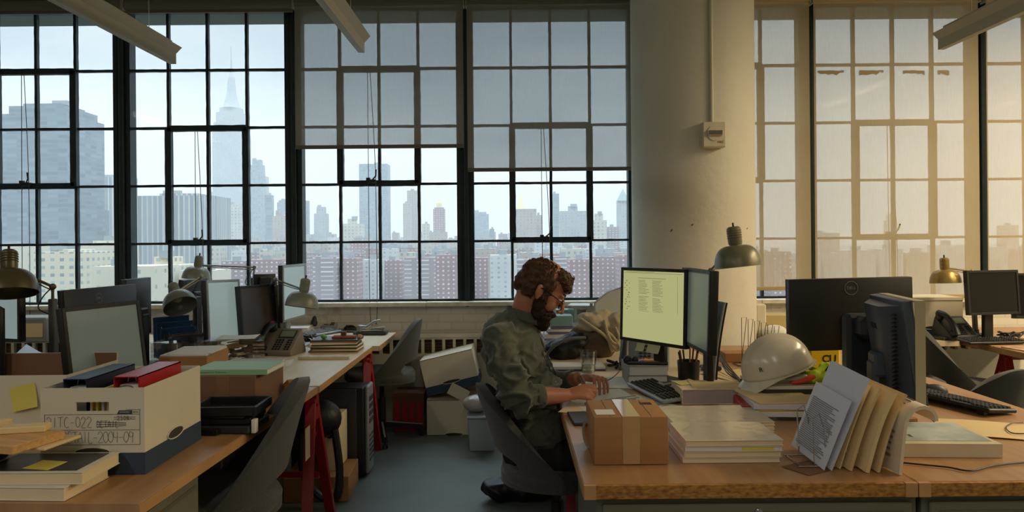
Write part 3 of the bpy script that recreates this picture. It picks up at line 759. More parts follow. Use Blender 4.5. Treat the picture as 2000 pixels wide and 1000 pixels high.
swivel_chair('grey swivel chair the man sits on', (.19, 3.22, 0), 3, back_h=.36, seatz=.44)
swivel_chair('grey swivel chair with arched opening beside the far right table', (2.93, 4.72, 0), -12, back_h=.42)
swivel_chair('grey swivel chair cut off by the right edge, only its round back visible', (2.46, 3.92, 0), 96, back_h=.33, seatz=.44)

# ------------------------------------------------------------------ hanging light channels
fixm = mat('fixture_paint', (168, 162, 142), .45)
def hang_fixture(label, xe, ye, z, L, w=.095, h=.085, group=None):
    t = thing('hanging_light', label, 'light fixture', (xe, ye, z))
    pr = [(-.5, 1), (-.17, .62), (-.17, .0), (.17, .0), (.17, .62), (.5, 1)]
    pts = [(x * w, y * h) for x, y in pr]
    M = Matrix.Rotation(PI / 2, 4, 'X')      # outline in XZ, extruded along -Y
    b = MB(); b.prism(pts, L, M); b.build('reflector_channel', fixm, t, smooth=0)
    b = MB(); b.box((0, -L / 2, h + .012), (w * .4, L - .1, .022)); b.build('uplight_cover', fixm, t, smooth=0)
    b = MB()
    for k in (.25, L * .5, L - .3): b.cyl((0, -k, h + .01), (0, -k, 4.0 - z), .0016, seg=6)
    b.build('suspension_cable', chrome, t)
    return t
for px, py, lab, Ye in ((338, 112, 'hanging light channel at upper left crossing the first thick mullion', 3.8), (706, 90, 'hanging light channel at upper centre in front of the left grey shade', 3.8), (1838, 84, 'hanging light channel at upper right in front of the warm-coloured shades', 3.8)):
    p = P(px, py, Ye); hang_fixture(lab, p.x, p.y, p.z - .035, 5.0)
def lit_fixture(x, y, z, L, i):  # housing drawn for the added fill lights as well as the warm lamps
    t = thing('lamp_fill_housing', 'unseen light above the frame, one of the warm lamps and added front fills', 'light fixture', (x, y, z), 0, 'lit ceiling lights above the frame')
    MB().box((0, 0, .04), (.22, L, .07), bev=.004).build('housing', fixm, t)
    MB().cyl((0, -L / 2 + .2, .07), (0, -L / 2 + .2, 4.0 - z), .004).cyl((0, L / 2 - .2, .07), (0, L / 2 - .2, 4.0 - z), .004).build('suspension_rod', chrome, t)
for i, (x, y, z, L, w_, c_) in enumerate(LIT): lit_fixture(x, y, z, L, i)

# conduit and pull station on the column
cp = P(1386, 250, 4.95); ang = math.atan2(cp.x - colX, -(math.sqrt(max(.01, colR ** 2 - (cp.x - colX) ** 2)))); nx = cp.x - colX; ny = -math.sqrt(colR ** 2 - nx * nx)
yc = colY + ny; ba = math.degrees(math.atan2(nx, -ny))
zb_ = P(1387, 290, yc).z; ztb = P(1387, 241, yc).z
al = thing('fire_alarm_box', 'white fire alarm pull box on the round column below a conduit', 'alarm box', (colX + nx, colY + ny, zb_), ba)
hb = ztb - zb_
whp = mat('white_enamel', (206, 200, 176), .5)
MB().box((0, -.03, hb / 2), (.155, .075, hb), bev=.006).build('housing', whp, al)
MB().lathe([(0, 0), (.05, 0), (.05, .006), (0, .008)], 28, T(0, -.0675, hb * .55) @ rotm(90)).build('round_plate', whp, al)
MB().box((0, -.08, hb * .55), (.10, .022, .035), bev=.004).build('pull_handle', chrome, al)
text_mesh('lettering', 'FIRE', .022, mat('red_print', (170, 50, 40), .6), al, T(.04, -.0685, hb * .2) @ rotm(90))
MB().cyl((0, -.012, hb), (0, -.012, 4.0 - zb_), .013, seg=14).build('conduit', whp, al)

# ------------------------------------------------------------------ devices
def screen_mat(name, rgb, rough=.25, glow=0., grad=0):
    return mat(name, rgb, rough, spec=.5, emit=rgb if glow else None, estr=glow)
off_scr = mat('dark_screen', (24, 26, 28), .18)
matte_scr = mat('grey_reflection_screen', (146, 170, 176), .32, spec=.8)  # reflection on this matte screen put into its pale base colour
def monitor(label, px, py, Y, w, h, rz, tilt=0., m=blackp, scr=off_scr, deep=False, roll=0., stand='plate', logo=None, th=.03, zbase=HD, bez=.016, group=None, base_dx=0.):
    c = P(px, py, Y); t = thing('monitor', label, 'monitor', (c.x, c.y, zbase), rz, group); zc = c.z - zbase
    M = T(0, 0, zc) @ rotm(0, roll, 0) @ rotm(-tilt, 0, 0)
    def tr(o): o.matrix_local = M; return o
    b = MB(); b.box((0, th / 2, 0), (w, th, h), bev=.004, seg=2)
    if deep:
        pass
        b._add([(-w * .46, th, -h * .44), (w * .46, th, -h * .44), (w * .46, th, h * .46), (-w * .46, th, h * .46), (-w * .24, th + .05, -h * .40), (w * .24, th + .05, -h * .40), (w * .24, th + .05, h * .45), (-w * .24, th + .05, h * .45)], [(4, 5, 6, 7), (0, 1, 5, 4), (1, 2, 6, 5), (2, 3, 7, 6), (3, 0, 4, 7)])
    tr(b.build('housing', m, t))
    fr = MB()
    for s in (-1, 1):
        fr.box((s * (w / 2 - bez / 2), -.0025, 0), (bez, .007, h), bev=.001); fr.box((0, -.0025, s * (h / 2 - bez / 2)), (w - 2 * bez, .007, bez), bev=.001)
    tr(fr.build('bezel', silver if stand == 'silver' else m, t))
    sc = tr(MB().box((0, -.0005, 0), (w - 2 * bez, .002, h - 2 * bez)).build('screen', scr, t, smooth=0))
    yb = th + (.05 if deep else 0)
    bot = M @ Vector((0, yb, -h * .15))
    MB().box((bot.x, bot.y + .025, bot.z / 2 + .01), (.075, .03, bot.z), bev=.006).box((bot.x, bot.y + .008, bot.z), (.09, .05, .09), bev=.008).build('stand_neck', silver if stand == 'silver' else m, t)
    MB().box((0, bot.y - .0, .009), (.25, .20, .016), bev=.006).build('stand_base', silver if stand == 'silver' else m, t)
    if logo:
        lx, lz, r_, kind = logo
        lm = mat('logo_grey', (120, 120, 112), .4)
        ML = M @ T(lx, yb if not deep else th + .05, lz) @ Matrix.Rotation(PI, 4, 'Z') @ rotm(90)
        if kind == 'ring':
            rg = MB()
            pts = [(r_ * math.cos(a * PI / 20), r_ * math.sin(a * PI / 20), .0008) for a in range(41)]
            rg.tube(pts, r_ * .055, 6); o = rg.build('logo_ring', lm, t); o.matrix_local = ML
            text_mesh('logo_lettering', 'DELL', r_ * .62, lm, t, ML @ T(0, 0, .001), .0004, r_ * .015)
        else: text_mesh('logo_lettering', 'DELL', r_ * 1.3, blackp, t, ML @ T(0, 0, .001), .0012, r_ * .03)
    return t

def desk_lamp(label, base, top, elbow, head, aim, r=.09, m=None, group=None, armr=.006, postr=.017, sock=.8):
    """base: post foot; top: post top; elbow..head: thin arm; aim: direction the shade opens"""
    m = m or mat('lamp_grey_green', (134, 138, 126), .38, .2)
    base = Vector(base); O = base; t = thing('desk_lamp', label, 'desk lamp', tuple(base), 0, group)
    L = lambda v: Vector(v) - O
    MB().box((0, 0, .012), (.10, .08, .022), bev=.005).cyl((0, 0, .0), (0, 0, .05), .022).build('clamp_base', blackg, t)
    tp = L(top)
    q = tp.to_track_quat('Z', 'Y').to_matrix().to_4x4()
    MB().box(tuple(tp / 2 + Vector((0, 0, .01))), (postr * 2, postr * 1.5, tp.length), rot=q, bev=.004).build('post', mat('lamp_post_grey', (84, 84, 76), .5, .2), t)
    el, hd = L(elbow), L(head)
    a = MB()
    if (el - tp).length > .02: a.tube([tp, el], armr, 8)
    a.tube([el, hd], armr, 8); off = Vector((0, 0, -.018)); a.tube([el + off, el.lerp(hd, .75) + off * .7, hd], armr * .5, 6)
    a.sph(el, armr * 2.4, 10, 6); ao = a.build('arm', m, t)
    MB().tube(smoothpath([tp + Vector((0, -.01, -.06)), tp + Vector((-.05, -.02, -.03)), tp + Vector((-.03, -.02, .02)), el], 5), .0028, 6).build('tension_spring', blackp, ao)
    d = Vector(aim).normalized(); q = (-d).to_track_quat('Z', 'Y').to_matrix().to_4x4()
    M = Matrix.Translation(hd) @ q      # local +Z points to the back of the head
    h = r * .98; pr = []
    for i in range(13):
        s = i / 12; pr.append((r * (.26 + .74 * math.cos(s * PI / 2) ** .72), -h + h * .96 * math.sin(s * PI / 2)))
    inner = [(max(.002, rr_ - .003), z_ + .001) for rr_, z_ in pr]
    b = MB(); b.lathe(pr, 36, M @ T(0, 0, -.01)); b.lathe(inner[::-1], 36, M @ T(0, 0, -.01)); b.lathe([(pr[0][0], pr[0][1]), (inner[0][0], inner[0][1])], 36, M @ T(0, 0, -.01))
    b.build('lamp_shade', m, t, smooth=50)
    b = MB(); b.lathe([(r * .27, -.012), (r * .30, .0), (r * .30, r * .62), (r * .22, r * .70), (0, r * .70)], 24, M)
    for i in range(4): b.lathe([(r * .305, r * (.2 + .1 * i)), (r * .325, r * (.22 + .1 * i)), (r * .305, r * (.24 + .1 * i))], 24, M)
    so = b.build('socket', m, t, smooth=40)
    MB().cyl(M @ Vector((0, 0, r * .7)), M @ Vector((0, 0, r * .7 + .02)), .005).build('switch_knob', blackp, so)
    MB().sph(M @ Vector((0, 0, -.04)), .028, 14, 10).build('bulb', mat('frosted_bulb', (220, 216, 200), .3), t)
    return t

def phone(label, c, rz, s=1., dark=blackg, face=None, tilt=38, zb=HD, red=False):
    face = face or greyp; t = thing('desk_phone', label, 'phone', (c[0], c[1], zb), rz)
    pass
    b = MB()
    # wedge body: front low, back high (screen side faces -Y)
    w, d, h = .21 * s, .19 * s, .145 * s
    b._add([(-w / 2, -d / 2, 0), (w / 2, -d / 2, 0), (w / 2, d / 2, 0), (-w / 2, d / 2, 0), (-w / 2, -d / 2, .03), (w / 2, -d / 2, .03), (w / 2, d / 2 - .05, h), (-w / 2, d / 2 - .05, h)], [(0, 3, 2, 1), (4, 5, 6, 7), (0, 1, 5, 4), (1, 2, 6, 5), (2, 3, 7, 6), (3, 0, 4, 7)])
    bmesh.ops.bevel(b.bm, geom=list(b.bm.edges), offset=.006, segments=2, profile=.5, affect='EDGES'); b.build('phone_body', face, t)
    p0, p1 = Vector((0, -d / 2, .03)), Vector((0, d / 2 - .05, h)); sl = math.degrees(math.atan2(p1.z - p0.z, p1.y - p0.y)); Ls = (p1 - p0).length
    Mf = T(0, -d / 2, .03) @ rotm(sl, 0, 0)
    o = MB().box((.035 * s, Ls * .72, .002), (.105 * s, Ls * .34, .008), bev=.002).build('display_frame', blackg, t); o.matrix_local = Mf
    o = MB().box((.035 * s, Ls * .72, .0065), (.085 * s, Ls * .25, .002)).build('display', mat('lcd_grey_green', (132, 138, 112), .3), t); o.matrix_local = Mf
    k = MB()
    for i in range(5):
        for j in range(6):
            if j == 3: continue
            k.box((-.012 * s + j * .0185 * s, Ls * (.08 + .095 * i), .0035), (.013 * s, .010 * s, .006), bev=.0015)
    o = k.build('keypad', dark, t); o.matrix_local = Mf
    hm_ = MB(); x = -w / 2 + .028 * s
    pts = smoothpath([(x, -.01, .02), (x, Ls * .22, .05), (x, Ls * .5, .058), (x, Ls * .8, .05), (x, Ls * 1.03, .018)], 5)
    n = len(pts); hm_.tube(pts, [(.026 - .010 * math.sin(PI * i / (n - 1))) * s for i in range(n)], 12)
    hm_.cyl((x, .015, .0), (x, .015, .03), .026 * s, seg=18).cyl((x, Ls * .93, .0), (x, Ls * .93, .03), .026 * s, seg=18)
    o = hm_.build('handset', dark, t); o.matrix_local = Mf
    cd = MB(); pts = []
    for i in range(90): a = i * 1.1; pts.append((-w / 2 - .015 + .006 * math.cos(a), -d / 2 + .01 + i * .0012 + 0, .009 + .006 * math.sin(a)))
    cd.tube(pts, .0018, 5).build('coiled_cord', dark, t)
    if red:
        o = MB().box((x, Ls * 1.02, .05), (.02, .012, .008), bev=.003).build('message_lamp', mat('red_lens', (200, 30, 40), .3), t); o.matrix_local = Mf
    return t

def keyboard(label, c, rz, w=.44, d=.145, keys=None, body=None, zb=HD, tilt=5):
    keys = keys or blackp; body = body or blackg
    t = thing('keyboard', label, 'keyboard', (c[0], c[1], zb), rz); R_ = rotm(tilt)
    z0 = .006 + d / 2 * math.sin(math.radians(tilt))
    o = MB().box((0, 0, .008), (w, d, .016), bev=.004).build('keyboard_body', body, t); o.matrix_local = T(0, 0, z0 - .002) @ R_
    k = MB(); cols = 21
    for r_ in range(6):
        for i in range(cols):
            if i in (15, ) or (r_ == 5 and i in (4, 5, 6, 7, 8)): continue
            k.box((-w / 2 + .016 + (w - .032) * (i + .5) / cols, -d / 2 + .02 + r_ * (d - .04) / 5, .019), ((w - .03) / cols - .003, (d - .03) / 5 - .008, .008), top=(.8, .75))
    k.box((-w / 2 + .016 + (w - .032) * 6.5 / cols, d * 0 - d / 2 + .02, .019), ((w - .03) / cols * 5, (d - .03) / 5 - .008, .008), top=(.97, .75))
    o = k.build('keycaps', keys, t, smooth=0); o.matrix_local = T(0, 0, z0 - .002) @ R_
    for s in (-1, 1): MB().box((s * w * .4, d * .38, z0 / 2 + .004), (.03, .02, z0 + .006)).build('foot', body, t)
    return t
def mouse(label, c, rz, m=None, zb=HD):
    t = thing('computer_mouse', label, 'mouse', (c[0], c[1], zb), rz)
    b = MB(); b.sph((0, 0, .004), (.031, .056, .034), 20, 12)
    bmesh.ops.bisect_plane(b.bm, geom=b.bm.verts[:] + b.bm.edges[:] + b.bm.faces[:], plane_co=(0, 0, .001), plane_no=(0, 0, -1), clear_outer=True); b.build('mouse_shell', m or blackp, t, smooth=60)
    MB().cyl((-.004, .03, .03), (.004, .03, .03), .009).build('scroll_wheel', greyp, t)
    return t
def book(label, x, y, z, w, d, h, rz=0, cover=None, pages=None, name='book', cat='book', group=None, spine='-X', soft=False):
    """closed book / bound block lying flat: pages show on three sides"""
    cover = cover or whitebx; pages = pages or paper; t = thing(name, label, cat, (x, y, z), rz, group); c = .0025
    MB().box((0, 0, h / 2), (w - .006, d - .006, h - 2 * c)).build('page_block', pages, t, smooth=0)
    MB().box((0, 0, h - c / 2), (w, d, c), bev=.0006).box((0, 0, c / 2), (w, d, c), bev=.0006).box((-w / 2 + c / 2, 0, h / 2), (c, d, h - 2 * c)).build('cover', cover, t, smooth=0)
    return t
def sheet(label, x, y, z, w, d, rz, m=None, name='paper_sheet', cat='paper', curl=.004, th=.0008, group=None, lines=0):
    b = MB(); b.grid(lambda u, v: ((u - .5) * w, (v - .5) * d, th + curl * (abs(2 * u - 1) ** 3) * (v)), 8, 6, th=th)
    o = b.build(name, m or paper, None, smooth=60); o.location = (x, y, z + .0006); o.rotation_euler = (0, 0, math.radians(rz)); tag(o, label, cat, group)
    if lines:
        k = MB(); r = random.Random(int(x * 1000))
        for i in range(lines):
            yy = d * (.4 - .8 * i / lines); L = w * (.5 + .3 * r.random()); k.box((-w * .4 + L / 2, yy, th + .0016), (L, d * .25 / lines, .0004))
        k.build('printed_lines', mat('grey_print', (130, 130, 134), .8), o, smooth=0)
    return o
# ------------------------------------------------------------------ things on the left tables
def bankers_box(label, loc, rz, w, d, h, band=.06, rot=None, lidded=False, handle=True, wall=.004):
    """open file box: front face -Y, walls with real thickness, blue band round the foot"""
    t = thing('file_box', label, 'box', loc, rz)
    if rot is not None: t.rotation_euler = rot
    b = MB(); hx, hz, hw, hh = 0, h * .785, .100, .028
    # front wall with hand hole: four pieces joined around the slot
    for sy in (-1, 1):
        y = sy * (d / 2 - wall / 2)
        if handle:
            b.box((0, y, (hz - hh / 2) / 2), (w, wall, hz - hh / 2)); b.box((0, y, (hz + hh / 2 + h) / 2), (w, wall, h - hz - hh / 2))
            for s in (-1, 1): b.box((s * (w / 2 + hw / 2) / 2, y, hz), ((w - hw) / 2, wall, hh))
        else: b.box((0, y, h / 2), (w, wall, h))
    for sx in (-1, 1): b.box((sx * (w / 2 - wall / 2), 0, h / 2), (wall, d - 2 * wall, h))
    b.box((0, 0, wall / 2), (w, d, wall)); bmesh.ops.remove_doubles(b.bm, verts=b.bm.verts, dist=1e-5)
    b.build('box_body', whitebx, t, smooth=0)
    b = MB()
    for sy in (-1, 1): b.box((0, sy * (d / 2 + .0006), band / 2), (w + .0024, .0012, band))
    for sx in (-1, 1): b.box((sx * (w / 2 + .0006), 0, band / 2), (.0012, d, band))
    b.build('blue_band', bluebx, t, smooth=0)
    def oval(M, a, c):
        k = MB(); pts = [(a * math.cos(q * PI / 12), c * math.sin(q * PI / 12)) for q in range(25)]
        k.prism([(p[0], p[1]) for p in pts[:-1]], .0012, M); o = k.build('oval_patch', mat('dark_tab_card', (60, 54, 44), .8), t)  # flat dark oval on the box wall, pale rim around it
        k = MB(); k.tube([(p[0], p[1], .001) for p in pts], .0022, 6, cap=False); o2 = k.build('oval_rim', whitebx, o); o2.matrix_local = M
    oval(T(0, -d / 2 - .0016, band + .004) @ rotm(90), w * .17, .013)
    oval(T(w / 2 + .0016, 0, band + .01) @ rotm(90, 0, 90), d * .14, .017)
    if lidded:
        MB().box((0, 0, h + .01), (w + .01, d + .01, .03), bev=.003).build('lid', whitebx, t, smooth=0)
    return t
# front box: front face 78..283 px
y0 = 2.235; xl_, xr_ = P(80, 900, y0).x, P(283, 900, y0).x; w_ = xr_ - xl_; dB = .40; hB = EYE - HD - (757 - 478) / F * y0
fb = bankers_box('white file box with handwriting and dark blue foot, full of binders, front left', ((xl_ + xr_) / 2, y0 + dB / 2, HD), 0, w_, dB, hB, .066)
fy = -dB / 2 - .0008
ln = MB(); lx0, lx1, lz0, lz1, lzm = -w_ * .46, w_ * .455, hB * .345, hB * .695, hB * .515
for (a, c, e, f) in ((lx0, lx1, lz0, lz0), (lx0, lx1, lz1 - .0, lz1 - .0), (lx0, lx1, lzm, lzm), (lx0, lx0, lz0, lz1), (lx1, lx1, lz0, lz1 + .014)): ln.box(((a + c) / 2, fy, (e + f) / 2), (abs(c - a) + .001, .0006, abs(f - e) + .001))
ln.box((lx1 - .02, fy, lz1 + .014), (.045, .0006, .001))
ln.build('printed_frame', mat('blue_print', (50, 60, 84), .7), fb, smooth=0)
MB().prism([(-.024, 0), (.022, 0), (.022, .011), (-.018, .011)], .0006, T(lx1 - .045, fy, lz1 + .001) @ rotm(90)).build('printed_logo_bar', bluebx, fb, smooth=0)
text_mesh('printed_lettering', 'BANKERS', .007, whitebx, fb, T(lx1 - .046, fy - .0006, lz1 + .0065) @ rotm(90), .0003)
text_mesh('printed_lettering', 'BOX', .008, mat('blue_print', (50, 60, 84), .7), fb, T(lx1 - .012, fy, lz1 + .0065) @ rotm(90), .0003)
GL = {'0': [[(.3, 0), (.05, .3), (.1, .8), (.35, 1), (.6, .7), (.6, .25), (.3, 0)]], '1': [[(.3, 0), (.34, 1)]], '2': [[(.02, .75), (.2, 1), (.5, .9), (.5, .6), (.05, .02), (.62, 0)]],
      '4': [[(.1, 1), (.05, .5), (.6, .5)], [(.5, .95), (.46, 0)]], '9': [[(.55, .85), (.25, 1), (.08, .7), (.25, .5), (.55, .62), (.58, .9), (.5, 0)]], 'T': [[(-.05, .98), (.7, 1)], [(.32, 1), (.3, 0)]],
      'C': [[(.58, .9), (.3, 1), (.05, .6), (.1, .15), (.35, 0), (.6, .12)]], '-': [[(.1, .45), (.5, .48)]], 'D': [[(.08, 0), (.1, 1), (.5, .85), (.6, .45), (.4, .05), (.05, 0)]],
      'E': [[(.5, .95), (.08, 1), (.06, 0), (.55, .02)], [(.06, .5), (.4, .52)]], 'A': [[(0, 0), (.3, 1), (.6, 0)], [(.12, .38), (.5, .4)]], 'I': [[(.3, 1), (.3, 0)]], 'L': [[(.1, 1), (.08, 0), (.55, .03)]],
      'S': [[(.5, .9), (.2, 1), (.1, .7), (.5, .4), (.4, .02), (.05, .1)]], 'O': [[(.3, 0), (.05, .5), (.3, 1), (.6, .5), (.3, 0)]], 'N': [[(.05, 0), (.08, 1), (.5, 0), (.55, 1)]]}
def scrawl(body, x, z, size, pitch, r=.0005):
    k = MB(); rd = random.Random(len(body))
    for ch in body:
        for st_ in GL[ch]:
            pts = [(x + (px_ + rd.uniform(-.03, .03)) * size * .72, fy - .0002, z + (pz_ + rd.uniform(-.03, .03)) * size) for px_, pz_ in st_]; k.tube(smoothpath(pts, 3) if len(pts) > 2 else pts, r, 5)
        x += pitch
    return k.build('handwriting', ink, fb, smooth=0)
scrawl('21TC-022', -w_ * .44, hB * .545, .032, .0175); scrawl('DETAIL', w_ * .04, hB * .545, .020, .0115, .0005); scrawl('2SON-', w_ * .24, hB * .625, .014, .0095, .0005); scrawl('DETAIL-2004-09', -w_ * .29, hB * .368, .034, .0155)
st = MB()
for dz in (-.006, 0, .006): st.box((w_ * .18, fy, hB * .58 + dz), (.09, .0008, .0012), rot=rotm(0, dz * 400, 0))
for dz in (-.003, .003): st.box((w_ * .31, fy, hB * .65 + dz), (.065, .0008, .001))
st.build('strike_out', ink, fb, smooth=0)
# binders inside the box
def binder(label, x, y, z, w, d, h, col, rx=0, ry=0, rz=0, paperh=.9):
    t = thing('ring_binder', label, 'binder', (x, y, z)); t.rotation_euler = (math.radians(rx), math.radians(ry), math.radians(rz)); c = .003
    b = MB(); b.box((-w / 2 + c / 2, 0, h / 2), (c, d, h)).box((w / 2 - c / 2, 0, h / 2), (c, d, h)).box((0, 0, h - c / 2), (w, d, c)); b.build('cover', col, t, smooth=0)
    MB().box((.002, .006, h / 2 - .006), (w - .014, d - .03, h * paperh - .02)).build('page_block', paper, t, smooth=0)
    r = MB()
    for yy in (-.38, .0, .38): r.tube([(-.014, d * yy, h - .022), (-.010, d * yy, h - .006), (.010, d * yy, h - .006), (.014, d * yy, h - .022)], .0016, 6)
    r.tube(smoothpath([(-w * .35, -d / 2, h * .83), (-w * .2, -d / 2 - .002, h - .03), (w * .2, -d / 2 - .002, h - .03), (w * .35, -d / 2, h * .83)], 4), .002, 6)
    r.build('ring_mechanism', chrome, t)
    return t
bx = (xl_ + xr_) / 2
navy = mat('navy_binder', (26, 40, 72), .35); redb = mat('red_binder', (176, 24, 20), .35)
binder('navy blue ring binder lying tilted in the left of the white file box', bx - .085, y0 + .20, HD + .02, .075, .29, .262, navy)
binder('red ring binder standing in the right of the white file box', bx + .075, y0 + .20, HD + .02, .080, .29, .268, redb)
for i, (dx, hh, mm, lab) in enumerate(((-.03, .235, manila, 'manila folder'), (-.012, .24, sticky, 'yellow folder'), (.006, .225, paper, 'white report'), (.022, .235, manila, 'thicker manila folder'))):
    o = MB().box((0, 0, hh / 2), (.008, .29, hh), bev=.001).build('file_folder', mm, None, smooth=0); o.location = (bx + dx, y0 + .19, HD + .006)
    tag(o, lab + ' standing between the navy and the red binder in the file box', 'folder')
tag(bpy.data.objects[fb.name], fb['label'], 'box')
# second white box behind at the far left, with sticky note and brown inside
y1 = 2.62; xa_, xb_ = -2.28, P(120, 800, y1).x + .02
lb = thing('file_box', 'open white carton behind the file box at the left edge, with a yellow sticky note', 'box', ((xa_ + xb_) / 2, y1 + .17, HD))
w2 = xb_ - xa_; h2 = EYE - HD - (733 - 480) / F * y1; 
b = MB(); b.box((0, -.17, h2 / 2), (w2, .004, h2)).box((0, .17, (h2 + .03) / 2), (w2, .004, h2 + .03)).box((-w2 / 2, 0, h2 / 2), (.004, .336, h2)).box((w2 / 2, 0, h2 / 2), (.004, .336, h2)).box((0, 0, .002), (w2, .34, .004)); b.build('box_body', whitebx, lb, smooth=0)
MB().box((0, .1665, (h2 + .03) / 2), (w2 - .008, .002, h2 + .028)).build('inner_lining', cardd, lb, smooth=0)
sp = P(50, 775, y1)
s_ = MB(); s_.grid(lambda u, v: ((u - .5) * .092, -.002 - .012 * (1 - v) ** 2, (v - .5) * .085), 6, 6, th=.0006); so = s_.build('sticky_note', sticky, None); so.location = (sp.x, y1 - .0035, sp.z); so.rotation_euler = (0, math.radians(-12), 0); tag(so, 'yellow sticky note with a red scrawl on the white carton at left', 'sticky note')
MB().tube([(-.018, -.0015, .026), (-.008, -.0015, .030), (0, -.0015, .027), (-.009, -.0015, .025)], .0007, 5).build('red_scrawl', redb, so)
# paper blocks with a dark print at the lower left
def block(label, px0, px1, yb, yt, h, m, d, zb=HD, rz=0, y=None):
    a = G(px0, yb, zb); c = G(px1, yb, zb); return book(label, (a.x + c.x) / 2, (a.y + c.y) / 2 + d / 2, zb, c.x - a.x, d, h, rz, m, paperw)
book('lower thick white catalogue at the bottom left corner', -1.415, 2.115, HD, .38, .205, .037, -3, whitebx, paperw, 'catalogue')
book('upper thick white catalogue under a dark print with a sticky note', -1.395, 2.125, HD + .0375, .40, .195, .034, 0, whitebx, paperw, 'catalogue')
zc_ = HD + .072
pr = MB(); pr.box((0, 0, .001), (.27, .165, .0015)); pr = pr.build('photo_print', mat('dark_print', (46, 50, 56), .35, var=.4, vscale=14), None, smooth=0); pr.location = (-1.355, 2.125, zc_); tag(pr, 'dark grey photographic print lying on the upper catalogue', 'print')
pr = MB(); pr.grid(lambda u, v: ((u - .5) * .085, (v - .5) * .07, .003 * v * v), 4, 4, th=.0005); pr = pr.build('sticky_note', sticky, None); pr.location = (-1.335, 2.085, zc_ + .0022); pr.rotation_euler = (0, 0, math.radians(-12)); tag(pr, 'yellow sticky note on the dark print at lower left', 'sticky note')
woodblk = mat('pine_block', (206, 160, 100), .6, var=.2, vscale=6, stretch=(1, 12, 12))
def plank(label, c, d, rz, m, name='wooden_block', cat='wood sample', bev=.002):
    o = MB().box((0, 0, d[2] / 2), d, bev=bev).build(name, m, None, smooth=0); o.location = c; o.rotation_euler = (0, 0, math.radians(rz)); return tag(o, label, cat)
plank('black tray under the wooden samples at the left edge', (-1.545, 2.10, zc_ + .0005), (.09, .16, .042), 0, blackp, 'tray', 'tray', .006)
plank('red folder under the wooden samples at the left edge', (-1.53, 2.105, zc_ + .043), (.13, .15, .012), 3, redb, 'folder', 'folder')
plank('cream foam board slab leaning out over the dark print', (-1.43, 2.13, zc_ + .0555), (.27, .14, .008), -9, manila, 'foam_board', 'board')
plank('pine board sample with dark grain stacked at the left edge', (-1.49, 2.095, zc_ + .064), (.33, .17, .024), -14, woodblk)
plank('small cream wood offcut on top of the pine board', (-1.42, 2.13, zc_ + .0885), (.12, .05, .018), 12, mat('pale_wood', (230, 204, 150), .6))
plank('tilted cream stick lying on the pine board at the left edge', (-1.53, 2.12, zc_ + .0885), (.13, .03, .03), 50, mat('pale_wood', (230, 204, 150), .6))

# black trays right of the file box
def frame_tray(label, x, y, z, w, d, h, rz, m=blackp):
    t = thing('black_tray', label, 'tray', (x, y, z), rz)
    MB().box((0, 0, .003), (w - .004, d - .004, .004)).build('tray_floor', m, t, smooth=0)
    b = MB()
    for s in (-1, 1): b.box((s * (w / 2 - .006), 0, h / 2), (.012, d, h), bev=.002); b.box((0, s * (d / 2 - .006), h / 2), (w - .024, .012, h), bev=.002)
    b.build('rim', m, t, smooth=0); return t
q = G(425, 852, HD); 
frame_tray('low black tray lying on the wood beside the file box', G(382, 858, HD).x, G(382, 850, HD).y + .07, HD, .14, .15, .022, -8)
gy = q.y + .13
plank('dark grey binder at the bottom of the black stack beside the file box', (q.x - .01, gy, HD), (.24, .20, .028), -3, blackg, 'ring_binder', 'binder', .004)
plank('black case in the middle of the stack beside the file box', (q.x - .015, gy + .005, HD + .029), (.235, .19, .026), 2, blackp, 'case', 'case', .005)
plank('thin chrome-edged black folder of the stack beside the file box', (q.x - .02, gy, HD + .056), (.22, .19, .008), -4, mat('dark_steel_grey', (70, 76, 80), .3, .6), 'folder', 'folder')
frame_tray('black letter tray on top of the stack beside the file box', q.x + .005, gy - .005, HD + .065, .245, .20, .034, 2)
plank('white labelled tape roll end beside the black stack', (q.x + .118, gy - .08, HD), (.016, .03, .05), 0, paper, 'label_block', 'label')

# brown box with green book
yb_ = 2.98; x0_, x1_ = P(372, 800, yb_).x, P(500, 800, yb_).x
cbx = thing('cardboard_box', 'brown cardboard box with a light green book on it, left table', 'box', ((x0_ + x1_) / 2, yb_ + .18, HD), 0)
wb = x1_ - x0_; hb2 = EYE - HD - (733 - 476) / F * yb_
MB().box((0, 0, hb2 / 2), (wb, .36, hb2), bev=.003).build('box_body', cardd, cbx, smooth=0)
MB().box((0, -.1806, hb2 / 2), (wb * .2, .0008, hb2 - .006)).build('packing_tape', mat('brown_tape', (140, 104, 76), .3), cbx, smooth=0)
zt_ = HD + hb2
greenb = mat('light_green_cover', (150, 190, 146), .5)
gb = book('light green book with printed spine on the brown box', (x0_ + x1_) / 2 + .025, yb_ + .12, zt_ + .001, .31, .22, .022, -1, greenb, paper)
MB().box((0, -.1105, .011), (.31, .001, .022)).build('spine', greenb, gb, smooth=0)
text_mesh('spine_lettering', 'Documents for Reference', .011, mat('dark_green_ink', (60, 96, 70), .7), gb, T(-.07, -.1113, .011) @ rotm(90), .0003)
sheet('white papers on the brown box behind the green book', (x0_ + x1_) / 2 + .05, yb_ + .26, zt_ + .001, .30, .13, 6, paper, curl=.01)
book('thin grey pad behind the green book', (x0_ + x1_) / 2 + .03, yb_ + .29, zt_ + .004, .24, .10, .012, -2, mat('grey_card', (170, 172, 166), .7), paper)
plank('crumpled orange paper bag end beside the brown box', (x1_ + .06, yb_ + .33, HD), (.10, .07, .085), 30, mat('orange_kraft', (176, 120, 56), .7, var=.3, vscale=30, bump=.6, bscale=30), 'paper_bag', 'paper bag', .02)
c = G(548, 768, HD); 
